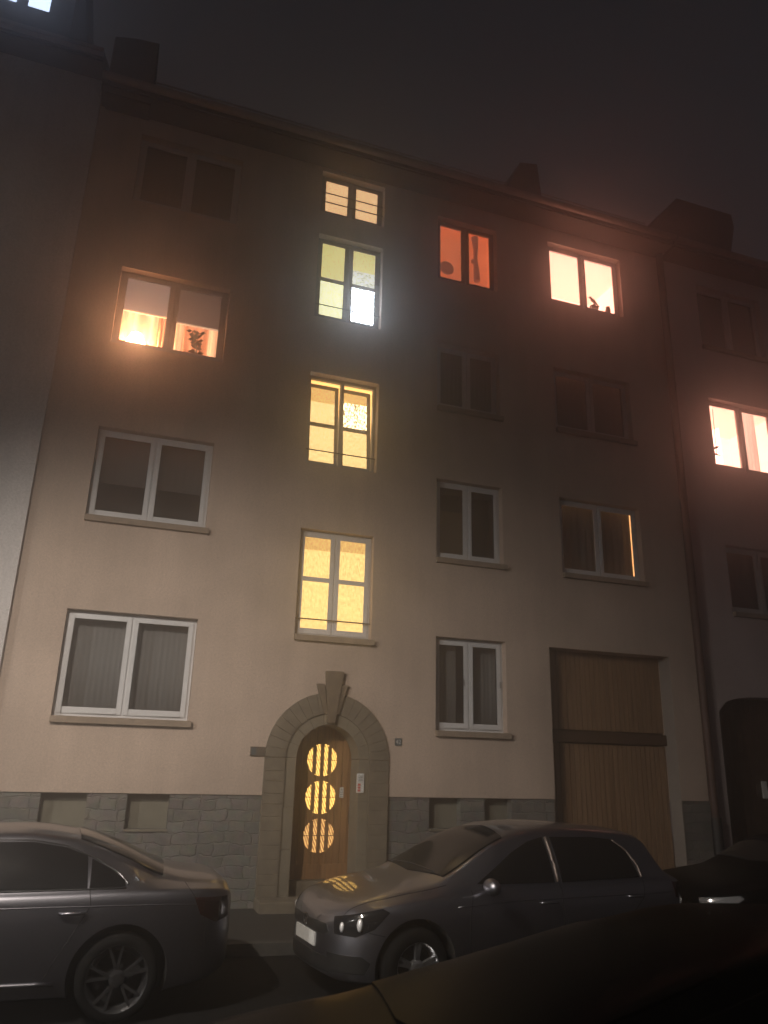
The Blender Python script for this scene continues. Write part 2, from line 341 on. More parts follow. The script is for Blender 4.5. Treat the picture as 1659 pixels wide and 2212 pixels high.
def frame_rect(b, x0, x1, z0, z1, t, y0, y1, tb=None):
    tb = tb or t
    b.box(x0, x0+t, y0, y1, z0, z1); b.box(x1-t, x1, y0, y1, z0, z1)
    b.box(x0+t, x1-t, y0, y1, z1-t, z1); b.box(x0+t, x1-t, y0, y1, z0, z0+tb)
def window(parent, x0, x1, z0, z1, fm, pm=None, y=Y0, side=.055, mull=.17, muntin=None, panes=None, sill=True, sillm=None, bars=(), mid=None, tilt=0, pane_y=None):
    """double casement: frame (part) > panes, sashes, sill, bars. panes: list of (material) per glass or rects"""
    yf = y+.115
    xm = (x0+x1)/2 if mid is None else mid
    b = MB(); frame_rect(b, x0+.002, x1-.002, z0+.002, z1-.002, side, yf+.02, yf+.095, .07); b.box(xm-.03, xm+.03, yf+.02, yf+.095, z0+.07, z1-side-.002)
    w = b.build('window', fm, parent)
    s = (mull-.06)/2+.03
    rects = []
    for (a, c) in ((x0+side-.012, xm-.012), (xm+.012, x1-side+.012)):
        sb = MB(); zb, zt = z0+.045, z1-side+.014
        frame_rect(sb, a, c, zb, zt, .068, yf, yf+.0195 if not tilt else yf+.0195, .082)
        gx0, gx1, gz0, gz1 = a+.066, c-.066, zb+.08, zt-.066
        if muntin:
            mz = z0+(z1-z0)*muntin; sb.box(gx0, gx1, yf-.003, yf+.018, mz-.036, mz+.036); rects += [(gx0, gx1, mz+.034, gz1), (gx0, gx1, gz0, mz-.034)]
        else: rects.append((gx0, gx1, gz0, gz1))
        so = sb.build('sash', fm, w, bevel=.004)
        if tilt:
            so.matrix_local = Matrix.Translation((0, yf+.02, zb)) @ Matrix.Rotation(-tilt, 4, 'X') @ Matrix.Translation((0, -yf-.02, -zb)); so.location.y += .08
            w['tilt'] = 1
    py = yf+.012
    for i, (a, c, d, e) in enumerate(rects):
        pmi = pm[i] if isinstance(pm, (list, tuple)) else (pm or M['glass'])
        pb = MB()
        subs = pmi if isinstance(pmi, list) else [(0, 1, pmi)]
        for k, (f0, f1, mm) in enumerate(subs):
            po = MB().box(a, c, py, py+.006, d+(e-d)*f0, d+(e-d)*f1).build('pane', mm, w)
            if tilt:
                zb = z0+.045
                po.matrix_local = Matrix.Translation((0, yf+.02, zb)) @ Matrix.Rotation(-tilt, 4, 'X') @ Matrix.Translation((0, -yf-.02, -zb)); po.location.y += .08
    if sill:
        MB().box(x0-.005, x1+.04, y-.075, y+.12, z0-.09, z0-.003).build('sill', sillm or M['sill'], w, bevel=.006)
    for bz in bars:
        MB().tube([(x0+.005, y+.06, bz), (x1-.005, y+.06, bz)], .011, 8).build('security_bar', M['iron'], w)
    return w
def room(parent, x0, x1, z0, z1, m, y=Y0, d=.9, ceil=None, side=None, ext=.25, y0=.24):
    """shallow room behind a window; back wall, side walls, ceiling, floor"""
    X0, X1, Z0, Z1 = x0-ext, x1+ext, z0-.35, z1+.12
    a, c = y+y0, y+y0+d
    b = MB().quad((X0, c, Z0), (X1, c, Z0), (X1, c, Z1), (X0, c, Z1)); b.quad((X0, a, Z0), (X0, c, Z0), (X0, c, Z1), (X0, a, Z1)); b.quad((X1, a, Z0), (X1, a, Z1), (X1, c, Z1), (X1, c, Z0))
    b.quad((X0, a, Z0), (X1, a, Z0), (X1, c, Z0), (X0, c, Z0))
    r = b.build('room_wall', m, parent)
    MB().quad((X0, a, Z1), (X0, c, Z1), (X1, c, Z1), (X1, a, Z1)).build('room_ceiling', ceil or m, r)
    return r
def curtain(name, x0, x1, z0, z1, y, m, amp=.02, waves=8, label=None, group=None):
    n = int(waves*8); b = MB(); vs = []; fs = []
    for i in range(n+1):
        t = i/n; x = x0+(x1-x0)*t; yy = y+amp*math.sin(t*waves*2*math.pi)+amp*.5*math.sin(t*waves*3.3+1)
        vs += [(x, yy, z0), (x, yy, z1)]
    for i in range(n): fs.append((2*i, 2*i+2, 2*i+3, 2*i+1))
    b.add(vs, fs); o = b.build(name, m, None, smooth=True)
    sm = o.modifiers.new('cloth', 'SOLIDIFY'); sm.thickness = .004
    if label: tag(o, label, 'curtain', group)
    return o

# ------------------------------------------------------------------ main apartment building
BLD = empty('apartment_building', (0, 0, 0), 'beige rendered four storey house with the round arched stone doorway and lit stair windows', 'building', 'terraced houses along the street')
XL, XR = -1.35, 10.07
PZ = 1.505      # top of stone plinth
ZT = 12.54      # soffit height
Lx = (-.62, 1.12); Sx = (2.583, 3.806); Mx = (4.906, 6.16); Rx = (7.322, 9.05)
L1 = (-.646, 1.145, 2.47, 3.91); L2 = (-.60, 1.12, 5.28, 6.685); L3 = (*Lx, 8.11, 9.49); L4 = (*Lx, 10.80, 12.16)
S1 = (*Sx, 3.80, 5.485); S2 = (*Sx, 6.595, 8.25); S3 = (*Sx, 9.33, 11.04); S4 = (*Sx, 11.52, 12.42)
M1 = (*Mx, 2.487, 3.95); M2 = (*Mx, 5.26, 6.668); M3 = (*Mx, 8.04, 9.32); M4 = (*Mx, 10.70, 12.10)
R2 = (*Rx, 5.25, 6.668); R3 = (*Rx, 8.04, 9.32); R4 = (*Rx, 10.81, 12.19)
GATE = (6.985, 9.44, -.35, 3.925, .42)
DOORH = (2.565, 3.835, -.3, 2.655, .3)
holes = [L1, L2, L3, L4, S1, S2, S3, S4, M1, M2, M3, M4, R2, R3, R4]
wall('facade_wall', XL, XR, PZ, ZT+.12, holes+[(GATE[0], GATE[1], PZ, GATE[3], .42, 'b'), (DOORH[0], DOORH[1], PZ, DOORH[3], .3, 'b')], M['render'], BLD)
# stone plinth (set 25 mm back), basement openings
bas = [(-1.16-.6, -1.08, 1.02, PZ-.002), (-.62, -.05, 1.06, PZ-.002), (.455, 1.01, 1.06, PZ-.002), (4.82, 5.34, 1.065, PZ-.002), (5.745, 6.21, 1.065, PZ-.002)]
bas = [h for h in bas if h[0] > XL]
for a_, b_ in ((XL, DOORH[0]), (DOORH[1], GATE[0]), (GATE[1], XR)):
    wall('stone_plinth', a_, b_, -.7, PZ, [(*h, .155) for h in bas if a_ < h[0] < b_], M['plinth'], BLD, y=Y0+.025)
for h in bas:
    w = MB(); w.quad((h[0], Y0+.175, h[2]), (h[1], Y0+.175, h[2]), (h[1], Y0+.175, h[3]), (h[0], Y0+.175, h[3]))
    cw = w.build('basement_window_panel', M['bank'], BLD)
    MB().box(h[0], h[1], Y0+.0, Y0+.172, h[2]-.03, h[2]-.001).build('sill', M['block_pale'], cw)
# windows
wins = {}
wins['L1'] = window(BLD, *L1, M['white']); wins['L2'] = window(BLD, *L2, M['white']); wins['L3'] = window(BLD, *L3, M['grey_frame'], sill=False); wins['L4'] = window(BLD, *L4, M['grey_frame'], sill=False)
am, at = M['stair_low'], M['stair_lowtop']
wins['S1'] = window(BLD, *S1, M['white'], [[(0, .68, am), (.68, 1, at)], am, [(0, .72, am), (.72, 1, at)], am], muntin=.535, mull=.20, side=.05, bars=(4.06,))
gm, gt = M['stair_mid'], M['stair_midtop']
wins['S2'] = window(BLD, *S2, M['grey_frame'], [[(0, .6, gm), (.6, 1, gt)], gm, [(0, .72, M['stair_spark']), (.72, 1, gt)], gm], muntin=.50, mull=.20, side=.05, bars=(6.86,), sill=False, tilt=math.radians(5.5))
wins['S3'] = window(BLD, *S3, M['dark_frame'], [M['stair_olive'], M['stair_olive2'], [(0, .42, M['stair_coolmid']), (.42, 1, M['stair_olive'])], M['stair_cool']], muntin=.50, mull=.20, side=.05, bars=(9.62,), sill=False)
wins['S4'] = window(BLD, *S4, M['dark_frame'], M['stair_top'], mull=.20, side=.05, bars=(11.80, 12.00), sill=False)
wins['M1'] = window(BLD, *M1, M['white']); wins['M2'] = window(BLD, *M2, M['white']); wins['M3'] = window(BLD, *M3, M['grey_frame']); wins['M4'] = window(BLD, *M4, M['dark_frame'], sill=False, side=.045)
wins['R2'] = window(BLD, *R2, M['white']); wins['R3'] = window(BLD, *R3, M['grey_frame']); wins['R4'] = window(BLD, *R4, M['grey_frame'], sill=False)
# sash lines of bars on the lowest stair window are outside iron
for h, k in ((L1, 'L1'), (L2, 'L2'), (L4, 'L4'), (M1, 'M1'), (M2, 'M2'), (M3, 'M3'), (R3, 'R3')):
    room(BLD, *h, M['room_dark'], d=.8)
room(BLD, *S2, M['stair_room'], d=.5, ext=.05, y0=.3)
rR4 = room(BLD, *R4, M['room_peach'], d=1.6, ceil=M['room_pinkceil'], ext=.5)
room(BLD, *L3, M['room_warm'], d=1.0)
room(BLD, *M4, M['room_orange'], d=.25, ext=.02, y0=.2)
room(BLD, *R2, M['room_slit'], d=.5, ext=.05)
# handles on ground floor casements
for (wk, xh, zh) in (('L1', .13, 3.2), ('M1', 5.43, 3.25), ('M1', 6.09, 3.25)):
    MB().box(xh, xh+.02, Y0+.095, Y0+.114, zh-.05, zh+.05).build('handle', M['chrome'], wins[wk], bevel=.004)

# door surround: outer voussoir ring, inner ring, jamb stones
dx, dz0 = 3.20, 2.02
def arc(r, a0, a1, n): return [(dx+r*math.cos(math.radians(a0+(a1-a0)*i/n)), dz0+r*math.sin(math.radians(a0+(a1-a0)*i/n))) for i in range(n+1)]
SUR = MB()
nv = 19
ring = []
def stones(b, r0, r1, y0, y1, n, zb, hcourse, seed):
    rnd = random.Random(seed); g = .002
    for i in range(n):
        a0, a1 = 180*i/n+.13, 180*(i+1)/n-.13
        jut = rnd.uniform(-.004, .004)
        b.prism(arc(r0, a0, a1, 3)+arc(r1, a1, a0, 3), y0+jut, y1)
    for s in (-1, 1):
        z = dz0-.004
        while z > zb:
            h = hcourse*rnd.uniform(.85, 1.2); zl = max(zb, z-h+g); jut = rnd.uniform(-.004, .004)
            xa, xb = dx+s*r0, dx+s*r1
            b.box(min(xa, xb), max(xa, xb), y0+jut, y1, zl, z); z -= h
stones(SUR, .635, .94, Y0-.03, Y0+.20, nv, -.05, .16, 3)
sur = SUR.build('door_arch', M['block'], BLD, bevel=.006)
INN = MB(); stones(INN, .475, .634, Y0-.008, Y0+.40, 9, .05, .62, 5)
INN.build('inner_arch', M['block_pale'], sur, bevel=.006)
K = MB()
K.prism([(3.15, 2.52), (3.265, 2.52), (3.375, 3.28), (3.095, 3.28)], Y0-.08, Y0+.1)
K.prism([(3.09, 2.66), (3.145, 2.64), (3.085, 3.085), (2.965, 3.085)], Y0-.06, Y0+.1)
K.prism([(3.27, 2.64), (3.325, 2.66), (3.455, 3.085), (3.33, 3.085)], Y0-.06, Y0+.1)
K.build('keystone', M['key'], sur, bevel=.008)
# door
DY = Y0+.40
DR = empty('x'); bpy.data.objects.remove(DR)
D = MB(); px = 2.715
def door_top(x): 
    d = abs(x-3.23); return 2.06+math.sqrt(max(0, .52**2-d*d))
cents = [2.0, 1.47, .94]; GR = .235; gx = 3.225
planks = [2.70, 2.80, 2.90, 2.985, 3.09, 3.11, 3.215, 3.235, 3.34, 3.36, 3.465, 3.555, 3.65, 3.76]
D.box(2.70, 3.76, DY+.03, DY+.06, .30, 2.1)  # backing (cut by glass in front)
door = None
DB = MB()
xs = np.linspace(2.705, 3.755, 85)
def strip(b, xa, xb, y0, y1):
    """vertical board from xa to xb with the round openings cut out"""
    n = max(2, int((xb-xa)/.012)); 
    for i in range(n):
        a, c = xa+(xb-xa)*i/n, xa+(xb-xa)*(i+1)/n; m = (a+c)/2
        segs = [.36]; hs = []
        for cz in sorted(cents):
            if abs(m-gx) < GR:
                hh = math.sqrt(GR*GR-(m-gx)**2); segs += [cz-hh, cz+hh]
        segs.append(door_top(m)); 
        for k in range(0, len(segs), 2): b.box(a, c, y0, y1, segs[k], segs[k+1])
bw = .105; x = 2.705; k = 0
while x < 3.75:
    strip(DB, x+.003, min(x+bw-.003, 3.755), DY+(.004 if k % 2 else 0), DY+.05); x += bw; k += 1
door = DB.build('front_door', M['door_wood'], BLD)
MB().box(2.72, 3.74, DY-.012, DY-.001, .36, .56).build('kick_board', M['door_wood'], door, bevel=.004)
for s in (-.118, 0, .118):
    for cz in cents:
        hh = math.sqrt(GR*GR-s*s); MB().box(gx+s-.027, gx+s+.027, DY+.005, DY+.045, cz-hh, cz+hh).build('glazing_bar', M['door_wood'], door)
for i, cz in enumerate(cents):
    poly = [(gx+(GR+.006)*math.cos(2*math.pi*k/40), cz+(GR+.006)*math.sin(2*math.pi*k/40)) for k in range(40)]
    MB().prism(poly, DY+.034, DY+.040).build('round_pane', M['door_glass'] if i < 2 else M['door_glass_low'], door)
    MB().box(gx-GR, gx+GR, DY+.022, DY+.03, cz-.004, cz+.004).build('lead_bar', M['iron'], door)
MB().tube([(3.69, DY-.001, 1.24), (3.69, DY-.04, 1.24)], .014).tube([(3.69, DY-.045, 1.29), (3.69, DY-.05, 1.15)], .013).build('handle', M['iron'], door)
MB().box(3.665, 3.715, DY-.006, DY-.0005, 1.10, 1.34).build('lock_plate', M['iron'], door)
# dark reveal board on the left, doorway floor, step
MB().box(2.55, 3.85, Y0+.22, Y0+.46, .0, .358).build('threshold', M['block'], BLD)
MB().box(2.25, 4.05, Y0-.42, Y0+.02, -.06, .20).build('doorstep', M['block'], BLD, bevel=.02)
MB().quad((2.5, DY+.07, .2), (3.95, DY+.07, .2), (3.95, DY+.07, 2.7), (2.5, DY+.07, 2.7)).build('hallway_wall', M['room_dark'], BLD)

# gate
GY = Y0+.30
G = MB(); x = GATE[0]+.02; k = 0
gt0, gt1 = 2.40, 2.58
while x < GATE[1]-.02:
    x2 = min(x+.095, GATE[1]-.01)
    G.box(x+.004, x2-.004, GY+random.uniform(0, .004), GY+.04, gt1+.03, GATE[3]-.002); k += 1; x += .095
gate = G.build('garage_gate', M['gate_wood'], BLD)
G2 = MB(); x = GATE[0]+.02
while x < GATE[1]-.02:
    x2 = min(x+.095, GATE[1]-.01); G2.box(x+.007, x2-.007, GY+random.uniform(-.002, .003), GY+.04, -.06, gt0-.02); x += .095
G2.build('gate_leaf', M['gate_wood'], gate)
MB().box(GATE[0]+.003, GATE[1]-.003, GY-.06, GY+.05, gt0, gt1).build('transom_beam', M['dark_wood'], gate, bevel=.01)
MB().box(GATE[0]+.003, GATE[1]-.003, GY+.042, GY+.07, -.1, GATE[3]).build('gate_backing', M['dark_wood'], gate)
MB().box(8.22, 8.24, GY-.012, GY-.004, -.05, gt0-.03).build('closing_strip', M['gate_wood'], gate)

MB().box(GATE[1]-.004, GATE[1]+.02, Y0+.004, GY-.01, -.2, GATE[3]-.003).build('gate_jamb', M['jamb'], gate)
# roof: soffit, gutter, tiled slope
def roof(parent, x0, x1, zs, over=.5, pitch=math.radians(38), name='roof', lit=False):
    ye = Y0-over
    r = MB().prism_x([(ye, zs), (ye+7, zs+7*math.tan(pitch)), (ye+7, zs+.25+7*math.tan(pitch)), (ye-.02, zs+.16)], x0, x1).build(name, M['roof'], parent)
    MB().box(x0, x1, ye+.03, Y0+.1, zs-.03, zs-.004).build('soffit', M['soffit'], r)
    b = MB(); n = 9; prof = [(ye-.075+.075*math.cos(t)*-1-.0, zs+.10-.075*math.sin(t)) for t in [math.pi*i/n for i in range(n+1)]]
    prof2 = [(y, z+.006) for y, z in reversed(prof)]
    b.prism_x([(y, z) for y, z in prof]+prof2, x0, x1)
    g = b.build('gutter', M['zinc'], r)
    return r
rf = roof(BLD, XL+.02, XR-.02, ZT)
# snow guards along the gutter line
b = MB()
b.tube([(XL+.3, Y0-.05, ZT+.75), (XR-.3, Y0-.05, ZT+.75)], .015, 6)
for i in range(16): 
    xx = XL+.4+i*.7; b.tube([(xx, Y0-.05, ZT+.45), (xx, Y0-.05, ZT+.75)], .012, 6)
b.build('snow_guard', M['zinc'], rf)
sc = (Y0-.2)/Y0
def sil(x, z, y): return (x*y/Y0, z*y/Y0+H)
yc = Y0-.25
MB().prism([sil(6.30, 11.0, yc), sil(7.27, 11.0, yc), sil(7.25, 11.25, yc), sil(7.17, 12.13, yc), sil(6.76, 12.05, yc)], yc, yc+.9).build('chimney', M['chimney'], rf, bevel=.02)

# downpipe on the right end
b = MB(); xp = 10.02; b.tube([(xp, Y0-.11, ZT+.05), (xp, Y0-.11, 1.2)], .065, 14)
for z in (2.2, 4.6, 7.0, 9.4, 11.6): b.tube([(xp, Y0-.11, z-.02), (xp, Y0-.11, z+.02)], .078, 14)
dp = b.build('downpipe', M['pipe'], BLD, smooth=False)
MB().tube([(xp, Y0-.115, 1.25), (xp, Y0-.115, -.2)], .085, 14).build('standpipe', M['iron'], dp)
MB().box(XR-.06, XR+.09, Y0-.012, Y0+.02, PZ, ZT).build('joint_cover', M['pipe'], BLD)

# ------------------------------------------------------------------ left neighbour
LB = empty('apartment_building', (0, 0, 0), 'pale grey neighbouring house cut by the left edge, with the cold lit dormer', 'building', 'terraced houses along the street')
yl = Y0-.10
LXL = -9.0
lh = [(-4.3, -2.62, 9.0, 10.40)]
wall('facade_wall', LXL, XL, 1.45, 13.05, lh, M['render_grey'], LB, y=yl)
MB().quad((XL, yl, -.3), (XL, Y0+.3, -.3), (XL, Y0+.3, 13.1), (XL, yl, 13.1)).build('end_wall', M['render_grey'], LB)
wall('stone_plinth', LXL, XL, -.3, 1.45, [], M['plinth'], LB, y=yl+.02)
window(LB, *lh[0], M['grey_frame'], y=yl); room(LB, *lh[0], M['room_dark'], y=yl, d=.6)
lr = MB().prism_x([(yl-.42, 12.98), (yl+6, 17.4), (yl+6, 17.7), (yl-.45, 13.12)], LXL, XL-.02).build('roof', M['roof'], LB)
MB().box(LXL, XL-.02, yl-.40, yl+.05, 12.94, 12.975).build('soffit', M['soffit'], lr)
MB().box(LXL, XL-.02, yl-.53, yl-.425, 13.02, 13.11).build('gutter', M['zinc'], lr)
# party wall block between the two roofs
yb = Y0-.35
MB().prism([sil(-1.31, 10.85, yb), sil(-.56, 10.85, yb), sil(-.56, 12.28, yb), sil(-.95, 12.24, yb), sil(-1.31, 12.14, yb)], yb, yb+.9).build('chimney', M['chimney'], lr, bevel=.02)
# dormer with cold lit window
yd = Y0+.1
def sl(px, py, y):
    v = f_+(px-829.5)/FPX*r_-(py-1106)/FPX*u_; v = v*(y/v.y); return v.x, v.z+H
dxr, dzb = sl(150, 70, yd); dzb -= .4
wl0 = sl(58, 8, yd+.08); wl1 = sl(110, 34, yd+.08)
dm = MB()
W1 = (wl0[0], wl1[0], wl1[1]-.02, wl1[1]+1.25); W2 = (wl0[0]-.66, wl0[0]-.12, W1[2], W1[3])
dorm = wall('dormer', -4.8, dxr, dzb-.3, W1[3]+.35, [W1, W2], M['chimney'], LB, y=yd, depth=.10)
MB().quad((dxr, yd, dzb-.3), (dxr, yd+2.5, dzb-.3), (dxr, yd+2.5, W1[3]+.35), (dxr, yd, W1[3]+.35)).build('dormer_cheek', M['chimney'], dorm)
MB().box(-4.9, dxr+.12, yd-.15, yd+2.6, W1[3]+.352, W1[3]+.45).build('dormer_roof', M['roof'], dorm)
for wv in (W1, W2):
    fb = MB(); frame_rect(fb, wv[0], wv[1], wv[2], wv[3], .03, yd+.03, yd+.08); wi = fb.build('window', M['dark_frame'], LB)
    MB().box(wv[0]+.03, wv[1]-.03, yd+.05, yd+.056, wv[2]+.03, wv[3]-.03).build('pane', M['room_blue'], wi)

# ------------------------------------------------------------------ right neighbour
RB = empty('apartment_building', (0, 0, 0), 'mauve grey neighbouring house cut by the right edge, with the dark arched entrance', 'building', 'terraced houses along the street')
RX0, RX1 = XR, 19.0
NW = (11.0, 12.75)
N2 = (*NW, 4.88, 6.20); N3 = (*NW, 7.83, 9.37); N4 = (*NW, 10.6, 12.1)
AX0, AX1, AZ = 10.92-.03, 13.1, 3.02
AX0 = 10.42
wall('facade_wall', RX0, RX1, 1.50, 12.7, [N2, N3, N4, (AX0, AX1, 1.50, AZ+.33, .02, 'b')], M['render_mauve'], RB)
wall('plinth_wall', RX0, RX1, -1.0, 1.5, [(AX0, AX1, -1.0, 1.5, .02, 'tb')], M['render_mauve'], RB, y=Y0+.003)
# arched head of the entrance
b = MB(); n = 14; xm = (AX0+AX1)/2; hw = (AX1-AX0)/2
for i in range(n):
    xa, xb = AX0+(AX1-AX0)*i/n, AX0+(AX1-AX0)*(i+1)/n
    za = AZ+.30*math.sqrt(max(0, 1-abs((xa-xm)/hw)**3)); zb = AZ+.30*math.sqrt(max(0, 1-abs((xb-xm)/hw)**3))
    b.add([(xa, Y0+.001, za), (xb, Y0+.001, zb), (xb, Y0+.001, AZ+.331), (xa, Y0+.001, AZ+.331), (xa, Y0+.6, za), (xb, Y0+.6, zb), (xb, Y0+.6, AZ+.331), (xa, Y0+.6, AZ+.331)], [(0, 1, 2, 3), (0, 4, 5, 1)])
b.quad((AX0, Y0+.001, -1), (AX0, Y0+.6, -1), (AX0, Y0+.6, AZ+.1), (AX0, Y0+.001, AZ+.1)); b.quad((AX1, Y0+.001, -1), (AX1, Y0+.001, AZ+.1), (AX1, Y0+.6, AZ+.1), (AX1, Y0+.6, -1))
b.build('entrance_arch', M['render_mauve'], RB)
ed = MB(); x = AX0-.2
while x < AX1: ed.box(x+.003, x+.117, Y0+.45, Y0+.5, -.9, AZ+.33); x += .12
edo = ed.build('entrance_door', M['dark_wood'], RB)
MB().quad((AX0-.3, Y0+.52, -1), (AX1+.3, Y0+.52, -1), (AX1+.3, Y0+.52, 3.5), (AX0-.3, Y0+.52, 3.5)).build('backing', M['room_dark'], edo)
window(RB, *N2, M['grey_frame']); room(RB, *N2, M['room_dark'], d=.6)
window(RB, *N3, M['grey_frame'], sill=False); room(RB, *N3, M['room_peach'], d=1.5, ceil=M['room_pinkceil'], ext=.4)
window(RB, *N4, M['grey_frame']); room(RB, *N4, M['room_dark'], d=.6)
rr = roof(RB, RX0+.02, RX1, 12.52)
y2 = Y0-.15
MB().prism([sil(9.62, 11.0, y2), sil(12.2, 11.0, y2), sil(12.15, 11.3, y2), sil(12.33, 12.02, y2), sil(12.3, 12.37, y2), sil(10.75, 12.36, y2)], y2, y2+1.6).build('dormer', M['chimney'], rr, bevel=.02)

# ------------------------------------------------------------------ signs by the doors
s = empty('number_plate', (0, 0, 0), 'small dark blue enamel number plate right of the arched doorway', 'sign')
MB().box(4.235, 4.345, Y0-.016, Y0-.002, 2.235, 2.345).build('plate', M['plate_blue'], s, bevel=.003)
def text(body, name, x, y, z, size, m, parent):
    cu = bpy.data.curves.new(name, 'FONT'); cu.body = body; cu.size = size; cu.align_x = 'CENTER'; cu.align_y = 'CENTER'; cu.extrude = .001
    t = bpy.data.objects.new(name, cu); C.objects.link(t); t.location = (x, y, z); t.rotation_euler = (math.pi/2, 0, 0); cu.materials.append(m); 
    bpy.context.view_layer.update(); dg = bpy.context.evaluated_depsgraph_get(); me = bpy.data.meshes.new_from_object(t.evaluated_get(dg))
    mo = bpy.data.objects.new(name, me); C.objects.link(mo); mo.location = t.location; mo.rotation_euler = t.rotation_euler; mo.parent = parent; bpy.data.objects.remove(t); return mo
text('42', 'numerals', 4.29, Y0-.0185, 2.29, .085, M['plate_white'], s)
s = empty('name_plate', (0, 0, 0), 'brown bronze plate fixed to the wall left of the arched doorway', 'sign')
MB().box(2.045, 2.255, Y0-.03, Y0-.002, 2.03, 2.155).build('plate', M['plate_brown'], s, bevel=.004)
MB().box(2.06, 2.13, Y0-.034, Y0-.0305, 2.045, 2.14).build('raised_panel', M['plate_blue'], s)
s = empty('notice_board', (0, 0, 0), 'white oblong notice with red print on the right door jamb', 'sign')
MB().box(3.645, 3.757, Y0-.034, Y0-.0125, 1.555, 1.825).build('board', M['plate_white'], s, bevel=.004)
b = MB()
for i in range(3): b.box(3.66, 3.702, Y0-.037, Y0-.0345, 1.575+i*.04, 1.603+i*.04)
b.build('red_print', M['red_print'], s)
b = MB()
for i in range(4): b.box(3.67, 3.737, Y0-.037, Y0-.0345, 1.72+i*.022, 1.727+i*.022)
b.build('grey_print', M['plate_blue'], s)
s = empty('door_sticker', (0, 0, 0), 'small pale sticker sheet on the wooden arched door beside its round panes', 'sign')
MB().box(3.515, 3.575, DY-.004, DY-.0005, 1.47, 1.615).build('sheet', M['plate_white'], s)
b = MB()
for i in range(5): b.box(3.524, 3.566, DY-.0058, DY-.0042, 1.485+i*.025, 1.494+i*.025)
b.build('print_lines', M['plate_blue'], s)
s = empty('mailbox_plate', (0, 0, 0), 'small pale letter plate on the dark door of the right house', 'sign')
MB().box(11.62, 11.74, Y0+.425, Y0+.448, 1.55, 1.85).build('plate', M['plate_white'], s, bevel=.004)
MB().box(11.50, 11.60, Y0+.43, Y0+.448, 1.60, 1.78).build('side_plate', M['plate_brown'], s)

# ------------------------------------------------------------------ things in the windows
# ground floor net curtains
curtain('net_curtain', L1[0]+.05, L1[1]-.05, L1[2]+.02, L1[3], Y0+.34, M['net'], .002, 22, 'grey net curtain drawn across the big ground floor window')
curtain('net_curtain', M1[0]+.02, M1[0]+.5, M1[2]+.02, M1[3], Y0+.34, M['net'], .002, 8, 'narrow grey curtain in left half of ground floor window beside gate')
curtain('net_curtain', M1[0]+.66, M1[1]-.02, M1[2]+.02, M1[3], Y0+.34, M['net'], .002, 8, 'narrow grey curtain in right half of ground floor window beside gate')
o = MB().box(4.95, 5.72, Y0+.42, Y0+.44, 5.4, 6.24).build('cardboard_panel', mat('ochre_panel', (.20, .15, .075), .9)); tag(o, 'ochre panel leaning inside the dark first floor window above the small curtained window', 'panel')
curtain('dark_curtain', R2[0]-.02, R2[1]-.015, R2[2]-.1, R2[3]+.1, Y0+.30, M['sheer'], .012, 12, 'dark curtain leaving a bright slit at the right of its window')
for h, lab in ((M3, 'added sheet imitating reflection in the dark window right below the orange lit window'), (R3, 'added sheet imitating reflection in the dark window directly below the peach lit window'),
               (N2, 'added sheet imitating reflection in the dark window above the arched entrance at the right edge'), (N4, 'added sheet imitating reflection in the dark top window at the right edge'), (L4, 'added sheet imitating reflection in the dark window above the lamplit window')):
    curtain('reflection_sheet', h[0]+.02, h[1]-.02, h[2], h[3], Y0+.30, M['sheer'], .002, 14, lab)  # added sheets give the dark panes the grey of reflection and haze
curtain('reflection_sheet', L2[0]+.02, L2[1]-.02, L2[2]+.62, L2[3], Y0+.32, M['sheer'], .002, 14, 'added grey sheet in upper half of the wide window below the lamplit one')
# L3: lamp, blinds, curtains, plant
xm3 = (L3[0]+L3[1])/2
def blind(x0, x1, zb, zt, m, label):
    e = empty('roller_blind', (0, 0, 0), label, 'blind', 'roller blinds in the lamplit window')
    MB().box(x0, x1, Y0+.20, Y0+.206, zb, zt).build('cloth', m, e); MB().box(x0, x1, Y0+.192, Y0+.213, zb-.028, zb-.001).build('bottom_rail', M['blind_rail'], e)
    MB().tube([(x0, Y0+.215, zt+.01), (x1, Y0+.215, zt+.01)], .025).build('roller', M['grey_frame'], e)
M['blind_rail'] = emit('lit_blind_rail', (1.0, .70, .45), .75)
blind(L3[0]+.07, xm3-.05, 8.85, L3[3]-.06, M['blind'], 'paler translucent roller blind pulled half down above the glowing lamp')
blind(xm3+.05, L3[1]-.07, 8.80, L3[3]-.06, M['blind_dim'], 'darker roller blind pulled half down above the potted orchid')
curtain('warm_curtain', L3[0]-.05, xm3-.18, 7.95, 9.3, Y0+.62, M['curtain_warm'], .03, 4, 'glowing cream curtain behind the table lamp')
curtain('warm_curtain', xm3-.20, xm3-.08, 7.95, 9.3, Y0+.42, M['curtain_dim'], .015, 2, 'narrow brown curtain between lamp and window mullion')
curtain('warm_curtain', xm3+.05, xm3+.22, 7.95, 9.3, Y0+.38, M['curtain_warm'], .015, 2, 'bright curtain edge left of the orchid')
curtain('warm_curtain', L3[1]-.24, L3[1]-.06, 7.95, 9.3, Y0+.36, M['curtain_warm'], .012, 2, 'bright curtain edge right of the orchid')
curtain('warm_curtain', xm3+.16, L3[1]-.2, 7.95, 9.3, Y0+.66, M['curtain_dim'], .03, 4, 'dim brown curtain behind the orchid')
t = empty('table_lamp', (0, 0, 0), 'glowing table lamp at the lower left of the blind covered window', 'lamp')
lx, ly, lz = -.26, Y0+.36, 8.40
MB().lathe([(.0, .12), (.08, .12), (.19, -.13), (.0, -.13)], (lx, ly, lz), 'z', 24).build('lamp_shade', M['lamp_shade'], t, smooth=False)
MB().lathe([(.0, -.32), (.07, -.32), (.05, -.28), (.02, -.12), (.0, -.11)], (lx, ly, lz), 'z', 16).build('lamp_base', M['pot'], t)
